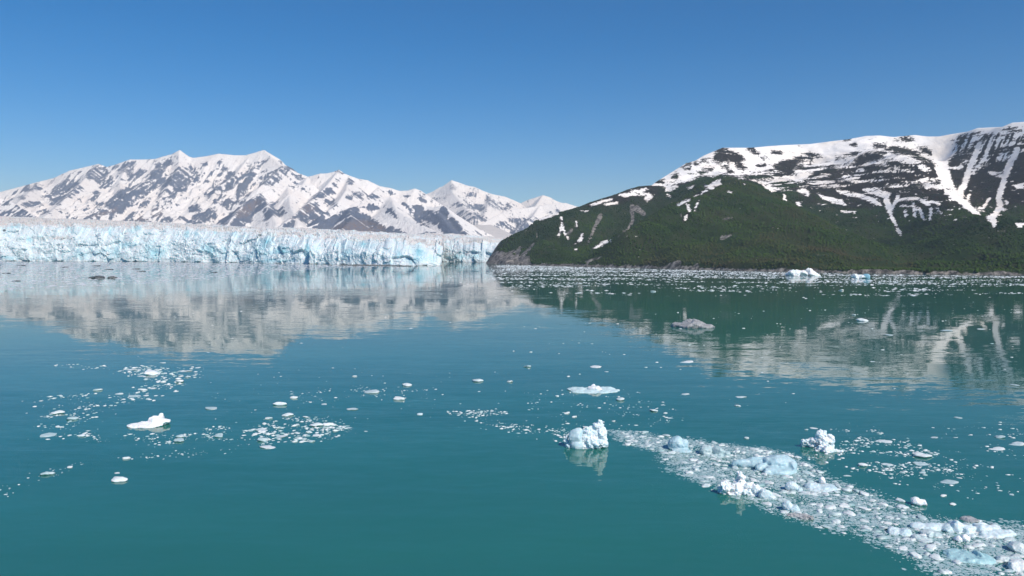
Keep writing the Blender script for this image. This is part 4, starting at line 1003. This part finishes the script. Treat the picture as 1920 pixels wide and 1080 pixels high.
for i in range(12):
    bm = bmesh.new()
    bmesh.ops.create_icosphere(bm, subdivisions=3, radius=1.0)
    rr = np.random.default_rng(200 + i)
    P = np.array([v.co for v in bm.verts])
    D0 = P.copy(); rad = np.zeros(len(P))
    for q in range(4):
        c = rr.uniform(-.45, .45, 3) * (1, 1, .25); rs = rr.uniform(.45, .75)
        bq = D0 @ c; disc = np.maximum(bq * bq - (c @ c - rs * rs), 0)
        rad = np.maximum(rad, np.where(bq * bq - (c @ c - rs * rs) > 0, bq + np.sqrt(disc), 0.2))
    P = D0 * np.maximum(rad, .2)[:, None]
    n = rr.normal(size=(9, 3)); n /= np.linalg.norm(n, axis=1)[:, None]; off = rr.uniform(.45, .8, 9)
    dt = P @ n.T
    sc = np.minimum(np.min(np.where(dt > .05, off / np.maximum(dt, .05), 9), axis=1), 1.1)
    P = P * (0.35 + 0.65 * sc)[:, None] * (1 + 0.30 * noise3(P, 1.7, 300 + i) + 0.10 * noise3(P, 4.5, 340 + i))[:, None]
    P[:, 0] /= np.abs(P[:, 0]).max(); P[:, 1] /= np.abs(P[:, 1]).max(); P[:, 2] /= P[:, 2].max()
    for v, p in zip(bm.verts, P): v.co = p
    me = bpy.data.meshes.new('ice_chunk'); bm.to_mesh(me); bm.free()
    me.polygons.foreach_set('use_smooth', np.ones(len(me.polygons), bool))
    CH.append(me)
CHV = {}
def chunk_mesh(k, mat):
    key = (k, mat.name)
    if key not in CHV:
        m = CH[k].copy(); m.materials.append(mat); CHV[key] = m
    return CHV[key]
random.seed(12)
taken = []
for (px, py, w, flat, lab) in SINGLE:
    if not lab: continue
    p = onwater(px, py); ww = w * math.hypot(p[1], CAMH) / FPX
    o = bpy.data.objects.new('ice_floe' if flat else 'ice_chunk', chunk_mesh(random.randrange(12), M_CHUNK if random.random() < .8 or flat else M_BERG))
    link(o)
    o.location = (p[0], p[1], -0.02 if flat else 0.05 * ww)
    o.scale = (ww * .5, ww * (.42 if flat else .40), ww * (.06 if flat else .15))
    o.rotation_euler = (random.uniform(-.1, .1), random.uniform(-.1, .1), random.choice((0, math.pi)) + random.uniform(-.35, .35))
    tag(o, lab, 'ice floe' if flat else 'ice chunk')
    taken.append((px, py, w))

# fields of small ice: (outline in picture points -> world, count, size range in m, label)
def scatter(outline, n, seed, smin, smax, power=3.0, thin=None):
    P = np.array(outline, float); r = np.random.default_rng(seed)
    out = []
    Wp = np.array([onwater(*p)[:2] for p in outline])
    fz = 0.018 * Wp[:, 1].mean()
    lo, hi = Wp.min(0) - fz, Wp.max(0) + fz
    while len(out) < n:
        c = r.uniform(lo, hi, (n * 3, 2))
        ok = poly_sd(c[:, 0], c[:, 1], Wp) + fz * 1.3 * fbm(c[:, 0] / (fz * 4), c[:, 1] / (fz * 4), seed, 3) + r.normal(0, fz * .45, len(c)) > 0
        if thin is not None: ok &= thin(c[:, 0], c[:, 1], r)
        out += [tuple(q) for q in c[ok]]
    out = np.array(out[:n])
    s = smin + (smax - smin) * r.random(n) ** power
    return np.column_stack([out, s])

def clumpy(sc, th, seed, sx=1.0):
    return lambda x, y, r: (fbm(x / (sc * sx), y / sc, seed, 3) + r.normal(0, .12, x.shape)) > th

BAND = [(1148,808),(1190,809),(1240,818),(1300,824),(1350,832),(1420,840),(1480,852),(1520,876),(1570,900),(1640,925),(1700,955),(1745,975),(1800,978),(1860,980),(1990,992),(2140,1005),(2230,1150),(1960,1165),(1860,1120),(1790,1090),(1740,1062),(1690,1040),(1650,1018),(1610,1000),(1560,994),(1510,982),(1450,958),(1390,935),(1340,912),(1290,893),(1250,870),(1238,848),(1180,830)]
FIELDS = [
    (BAND, 4000, 7, .14, 1.55, 6.5, None, 'ice chunk packed in the dense ice band at lower right', 'chunks packed in the ice band'),
    ([(1560,800),(1640,800),(1700,830),(1760,850),(1830,890),(1760,920),(1650,900),(1560,870),(1500,868),(1490,855),(1560,850)], 900, 8, .12, .85, 3.5, clumpy(5, .05, 5), 'small white bit in the loose brash above the ice band', 'bits of the loose brash'),
    ([(1780,790),(1925,790),(1925,960),(1800,930),(1760,880)], 150, 9, .15, .8, 3.0, clumpy(6, .1, 6), 'small white bit scattered at the right edge', 'bits at the right edge'),
    ([(80,742),(165,738),(185,775),(160,828),(90,825),(75,790)], 260, 10, .15, 1.1, 3.0, clumpy(7, -.05, 7), 'small bit in the leftmost ice cluster', 'bits of the leftmost cluster'),
    ([(235,688),(370,690),(372,712),(330,735),(240,752),(195,762),(215,745),(290,722),(250,705)], 400, 11, .2, 1.6, 3.2, clumpy(8, -.1, 8), 'small bit in the upper left ice cluster', 'bits of the upper left cluster'),
    ([(175,815),(260,812),(330,815),(420,800),(430,826),(330,834),(180,826)], 220, 12, .15, .9, 3.0, clumpy(4, 0, 9), 'small bit in the row below the lens-shaped floe', 'bits of the left row'),
    ([(475,795),(520,780),(600,785),(650,792),(690,798),(640,815),(570,835),(480,832),(468,812)], 560, 13, .15, 1.2, 3.2, clumpy(5, -.12, 10), 'small bit in the centre left ice cluster', 'bits of the centre left cluster'),
    ([(530,735),(640,725),(800,728),(800,745),(690,745),(560,758)], 110, 14, .18, .8, 3.0, clumpy(6, .05, 11), 'small bit scattered above the centre left cluster', 'bits above the centre left cluster'),
    ([(850,772),(930,768),(940,775),(900,782),(920,795),(960,797),(1060,806),(1090,822),(1050,826),(1030,815),(930,804),(895,792),(880,782)], 480, 15, .15, .9, 3.0, None, 'small bit in the hooked ice line left of the tall iceberg', 'bits of the hooked line'),
    ([(1000,735),(1170,730),(1260,765),(1270,795),(1100,800),(980,790)], 200, 16, .15, .8, 3.2, clumpy(6, .0, 12), 'small bit in the sparse patch above the tall iceberg', 'bits above the tall iceberg'),
    ([(245,856),(330,848),(420,845),(420,850),(330,855),(250,862)], 60, 17, .15, .5, 2.5, None, 'tiny bit on the thin dotted ice line at lower left', 'bits of the dotted line'),
    ([(0,918),(60,895),(150,868),(160,874),(70,900),(0,930)], 35, 18, .15, .6, 2.5, None, 'tiny bit on the far lower left ice line', 'bits of the lower left line'),
    ([(120,683),(240,688),(240,700),(120,692)], 40, 19, .2, 1.1, 2.5, None, 'small flat bit trailing left of the upper left cluster', 'bits left of the upper cluster'),
    ([(420,690),(960,690),(960,780),(700,790),(430,840),(400,760)], 110, 20, .15, .7, 3.0, None, 'tiny white bit scattered over the centre water', 'bits over the centre water'),
    ([(980,600),(1920,560),(1920,800),(1300,800),(980,720)], 260, 21, .2, 1.5, 3.0, clumpy(30, .1, 14), 'small white bit on the mountain reflection', 'bits on the reflection'),
]
allp = []
for fi, (outl, n, sd_, a_, b_, pw, th, lab, grp) in enumerate(FIELDS):
    q = scatter(outl, n, sd_, a_, b_, pw, th)
    allp.append(np.column_stack([q, np.full(len(q), fi)]))
allp = np.concatenate(allp)
# keep the pieces clear of the named ones and, among the big ones, of each other
dist = np.hypot(allp[:, 1], CAMH)
appw = allp[:, 2] * FPX / dist
U, V = project(allp[:, 0], allp[:, 1], 0 * allp[:, 0])
order = np.argsort(-appw)
big = []; small = np.ones(len(allp), bool)
for i in order:
    if len(big) >= 215: break
    if not (0 < U[i] < 1918 and V[i] < 1078): continue
    if any((U[i] - a) ** 2 + (2.2 * (V[i] - b)) ** 2 < (.5 * (w + appw[i])) ** 2 for a, b, w in taken): continue
    taken.append((U[i], V[i], appw[i] * .8)); big.append(i); small[i] = False
MARKS = [(1099,832,'the tall craggy white iceberg'),(1540,836,'the white iceberg with a low tongue'),(1390,918,'the jagged white iceberg'),(1440,874,'the long flat pale blue slab'),(1272,836,'the rounded bluish boulder'),
    (1338,847,'the double-humped pale blue piece'),(1540,910,'the half-sunk bluish slab'),(1488,916,'the bluish piece with a white tail'),(1484,952,'the pointed pale blue block'),(1502,968,'the low dirty floe'),(1752,988,'the long smooth slab'),
    (1840,994,'the domed pale blue iceberg'),(1688,998,'the broad pale blue slab'),(1723,1010,'the white oval slab'),(1815,1042,'the glassy blue-green floe'),(1912,1026,'the ice dome cut by the right edge'),(1723,943,'the smooth lone white piece'),(1890,1048,'the tan-stained floe'),
    (283,793,'the white lens-shaped floe'),(594,795,'the largest piece of the centre left cluster'),(285,700,'the long piece of the upper left cluster')]
ORD = ['closest','second closest','third closest','fourth closest','fifth closest','sixth closest','seventh closest','eighth closest','ninth closest','tenth closest'] + [w + ' closest' for w in 'eleventh twelfth thirteenth fourteenth fifteenth sixteenth seventeenth eighteenth nineteenth twentieth'.split()]
slots = {}
for i in big:
    k = min(range(len(MARKS)), key=lambda j: (U[i] - MARKS[j][0]) ** 2 + (2 * (V[i] - MARKS[j][1])) ** 2)
    dx, dy = U[i] - MARKS[k][0], 2 * (V[i] - MARKS[k][1])
    side = ('right of ' if dx > 0 else 'left of ') if abs(dx) > abs(dy) else ('in front of ' if dy > 0 else 'behind ')
    slots.setdefault((k, side), []).append((dx * dx + dy * dy, i))
LAB = {}
for (k, side), lst in slots.items():
    for q, (_, i) in enumerate(sorted(lst)):
        LAB[i] = ORD[min(q, len(ORD) - 1)] + ' ice chunk ' + side + MARKS[k][2]
for i in big:
    x, y, s, fi = allp[i]; lab, grp = LAB[i], FIELDS[int(fi)][8]
    o = link(bpy.data.objects.new('ice_chunk', chunk_mesh(random.randrange(12), M_CHUNK)))
    o.location = (x, y, random.uniform(-.04, .03) * s)
    o.scale = (s * random.uniform(.45, .62), s * random.uniform(.35, .5), s * random.uniform(.10, .22))
    o.rotation_euler = (random.uniform(-.15, .15), random.uniform(-.15, .15), random.uniform(0, 6.28))
    tag(o, lab, 'ice chunk', grp)

# the rest: pieces joined into masses
def lump_proto(k, rings):
    rr = np.random.default_rng(900 + k)
    m = 7; V = []; F = []
    for j in range(rings):
        f = j / rings
        for i in range(m):
            a = 6.283 * (i + .5 * (j % 2)) / m
            rad = math.cos(f * 1.35) * rr.uniform(.8, 1.1)
            V.append((rad * math.cos(a), rad * math.sin(a), -.25 + 1.25 * math.sin(f * 1.5) * rr.uniform(.8, 1.15)))
    V.append((rr.uniform(-.15, .15), rr.uniform(-.15, .15), 1.0)); top = len(V) - 1
    for j in range(rings - 1):
        for i in range(m):
            a, b = j * m + i, j * m + (i + 1) % m; c, d = a + m, b + m
            F += [(a, b, d), (a, d, c)]
    for i in range(m): F.append(((rings - 1) * m + i, (rings - 1) * m + (i + 1) % m, top))
    return np.array(V), np.array(F)

def mass(name, label, arr, mat, seed, rings=2, hz=.3, flat=.45, sink=.15, drift=None):
    protos = [lump_proto(k, rings) for k in range(8)]
    r = np.random.default_rng(seed); n = len(arr)
    VS, FS, TS = [], [], []; base = 0
    kind = r.integers(0, 8, n)
    for k in range(8):
        m = arr[kind == k]
        if not len(m): continue
        pv, pf = protos[k]
        a = r.uniform(0, 6.28, len(m)) if drift is None else r.normal(drift[0], .3, len(m)); c, s = np.cos(a), np.sin(a)
        sx = m[:, 2] * .5 * r.uniform(.8, 1.3, len(m)); sy = m[:, 2] * flat * r.uniform(.7, 1.1, len(m)); sz = m[:, 2] * hz * r.uniform(.4, 1.3, len(m))
        if drift is not None: sx = sx * drift[1]
        lx = pv[None, :, 0] * sx[:, None]; ly = pv[None, :, 1] * sy[:, None]
        x = lx * c[:, None] - ly * s[:, None] + m[:, 0:1]; y = lx * s[:, None] + ly * c[:, None] + m[:, 1:2]
        z = pv[None, :, 2] * sz[:, None] - sink * sz[:, None] * r.random(len(m))[:, None]
        VS.append(np.stack([x, y, z], -1).reshape(-1, 3)); TS.append(np.repeat(r.random(len(m)), len(pv)))
        FS.append((pf[None] + (np.arange(len(m)) * len(pv))[:, None, None]).reshape(-1, 3) + base); base += len(m) * len(pv)
    me = mesh_np(name, np.concatenate(VS), np.concatenate(FS), True, {'tint': np.concatenate(TS)})
    me.materials.append(mat)
    return tag(link(bpy.data.objects.new(name, me)), label, None, None, 'stuff')

near = allp[small]
loose = near[near[:, 3] > 0][:, :3]; near = near[near[:, 3] == 0]
mass('brash_ice', 'small loose ice bits of the scattered clusters in the open water', loose, mat_ice('loose_brash_ice', (.76,.80,.81), (.28,.46,.48), vary='ATTR', sss=0), 11, hz=.15)
dense = scatter(BAND, 36000, 70, .05, .28, 1.6, None)
slush = scatter(BAND, 17500, 72, .22, .85, 1.6, clumpy(4, -.15, 40))
mass('slush_ice', 'grey half-sunk slush between the chunks of the ice band', slush, mat_ice('slush', (0.46, 0.57, 0.58), (0.22, 0.40, 0.41), vary='ATTR', sss=0), 9, rings=1, hz=.035, flat=.5, sink=.5)
near = near[:, :3]
mass('brash_ice', 'fine ice crumbs filling the ice band at lower right', dense, M_BRASH, 12, rings=1, hz=.16)
mass('brash_ice', 'crushed ice bits packed between the larger chunks of the ice band', near, M_BRASH, 1, hz=.15)

far = []
r = np.random.default_rng(33)
def stripes(x, y, r):
    u, v = project(x, y, 0 * x)
    lane = 1.5 * fbm(u / 300 + 3, v / 3.0, 44, 3) + 0.35 * fbm(u / 45, v / 2, 45, 2)
    edge = sstep(552, 510, v) * .55 + sstep(1000, 1500, u) * .12
    return (lane + edge + r.normal(0, .14, x.shape)) > .47
far.append(scatter([(930,496),(1100,501),(1400,509.5),(1700,515),(1930,518.5),(2100,522),(2100,560),(1920,556),(1500,560),(1200,556),(1000,548),(925,525)], 20000, 34, .4, 2.8, 4.0, stripes))
far.append(scatter([(840,495),(1000,500),(1000,548),(840,530)], 90, 35, .5, 2.5, 3.0, None))
far.append(scatter([(200,545),(960,520),(960,690),(200,690)], 120, 36, .25, 1.4, 3.0, None))
mass('brash_ice', 'white ice bits strewn in lanes off the far shore', np.concatenate(far), mat_ice('far_brash_ice', (.86,.89,.90), (.62,.74,.76), vary='ATTR', sss=0), 2, rings=1, hz=.2, flat=.5, drift=(0.0, 1.9))

def dens(x, y, r):
    u, v = project(x, y, 0 * x)
    lim = np.interp(u, [-100, 0, 130, 220, 300, 420, 520, 640, 760], [548, 545, 541, 535, 531, 523, 510, 502, 499])
    d = (lim - v) / 6.0
    return (np.clip(d, -2, .8) + .5 * fbm(u / 120, v / 3, 60, 3) + r.normal(0, .2, x.shape)) > .05
sheetp = scatter([(-250,491),(0,490.5),(300,491.8),(500,494.5),(650,497.4),(780,499),(760,503),(640,506),(520,514),(420,527),(300,536),(220,541),(0,551),(-250,556)], 22000, 61, 1.2, 9.0, 2.4, dens)
mass('brash_ice', 'grey sheet of crushed ice packed below the glacier cliff', sheetp, M_GREYBRASH, 3, rings=1, hz=.055, flat=.5)
rub = scatter([(648,496.8),(700,496.9),(735,498.2),(772,499.0),(772,499.7),(735,499.2),(650,497.8)], 700, 62, 1.2, 5, 2.0, None)
mass('rubble', 'dark rock rubble at the foot of the glacier cliff', rub, M_BLACKICE, 4, hz=.5)
twigs = sorted([(40,498),(180,498.5),(120,501),(205,505.5),(255,504.5),(12,512.5),(30,527),(265,509),(400,511)])
NTH = 'first second third fourth fifth sixth seventh eighth ninth'.split()
for i, (a, b) in enumerate(twigs):
    berg('ice_floe', NTH[i] + ' thin dark dirty floe from the left on the grey ice sheet', a, b, 14, [(-.2,0,.0,.3,.6,.05),(.2,.1,.02,.3,.5,.07)], M_BLACKICE, 400 + i, cat='ice floe', group='dark streaks on the grey ice sheet', res=24, rough=.02)

# ------------------------------------------------------------------ air
hb = bmesh.new(); bmesh.ops.create_cube(hb, size=1.0)
hm = bpy.data.meshes.new('haze'); hb.to_mesh(hm); hb.free()
hz = link(bpy.data.objects.new('haze', hm)); hz['kind'] = 'stuff'
hz.scale = (24000, 16000, 1126); hz.location = (0, 5500, 563 - 6)
ht = bpy.data.materials.new('haze'); ht.use_nodes = True
ht.node_tree.nodes.remove(ht.node_tree.nodes['Principled BSDF'])
pv = ht.node_tree.nodes.new('ShaderNodeVolumePrincipled')
pv.inputs['Color'].default_value = (0.66, 0.81, 1.0, 1)
pv.inputs['Absorption Color'].default_value = (1, 1, 1, 1)
pv.inputs['Density'].default_value = 6.5e-5
pv.inputs['Anisotropy'].default_value = 0.0
ht.node_tree.links.new(pv.outputs[0], ht.node_tree.nodes['Material Output'].inputs['Volume'])
hm.materials.append(ht)
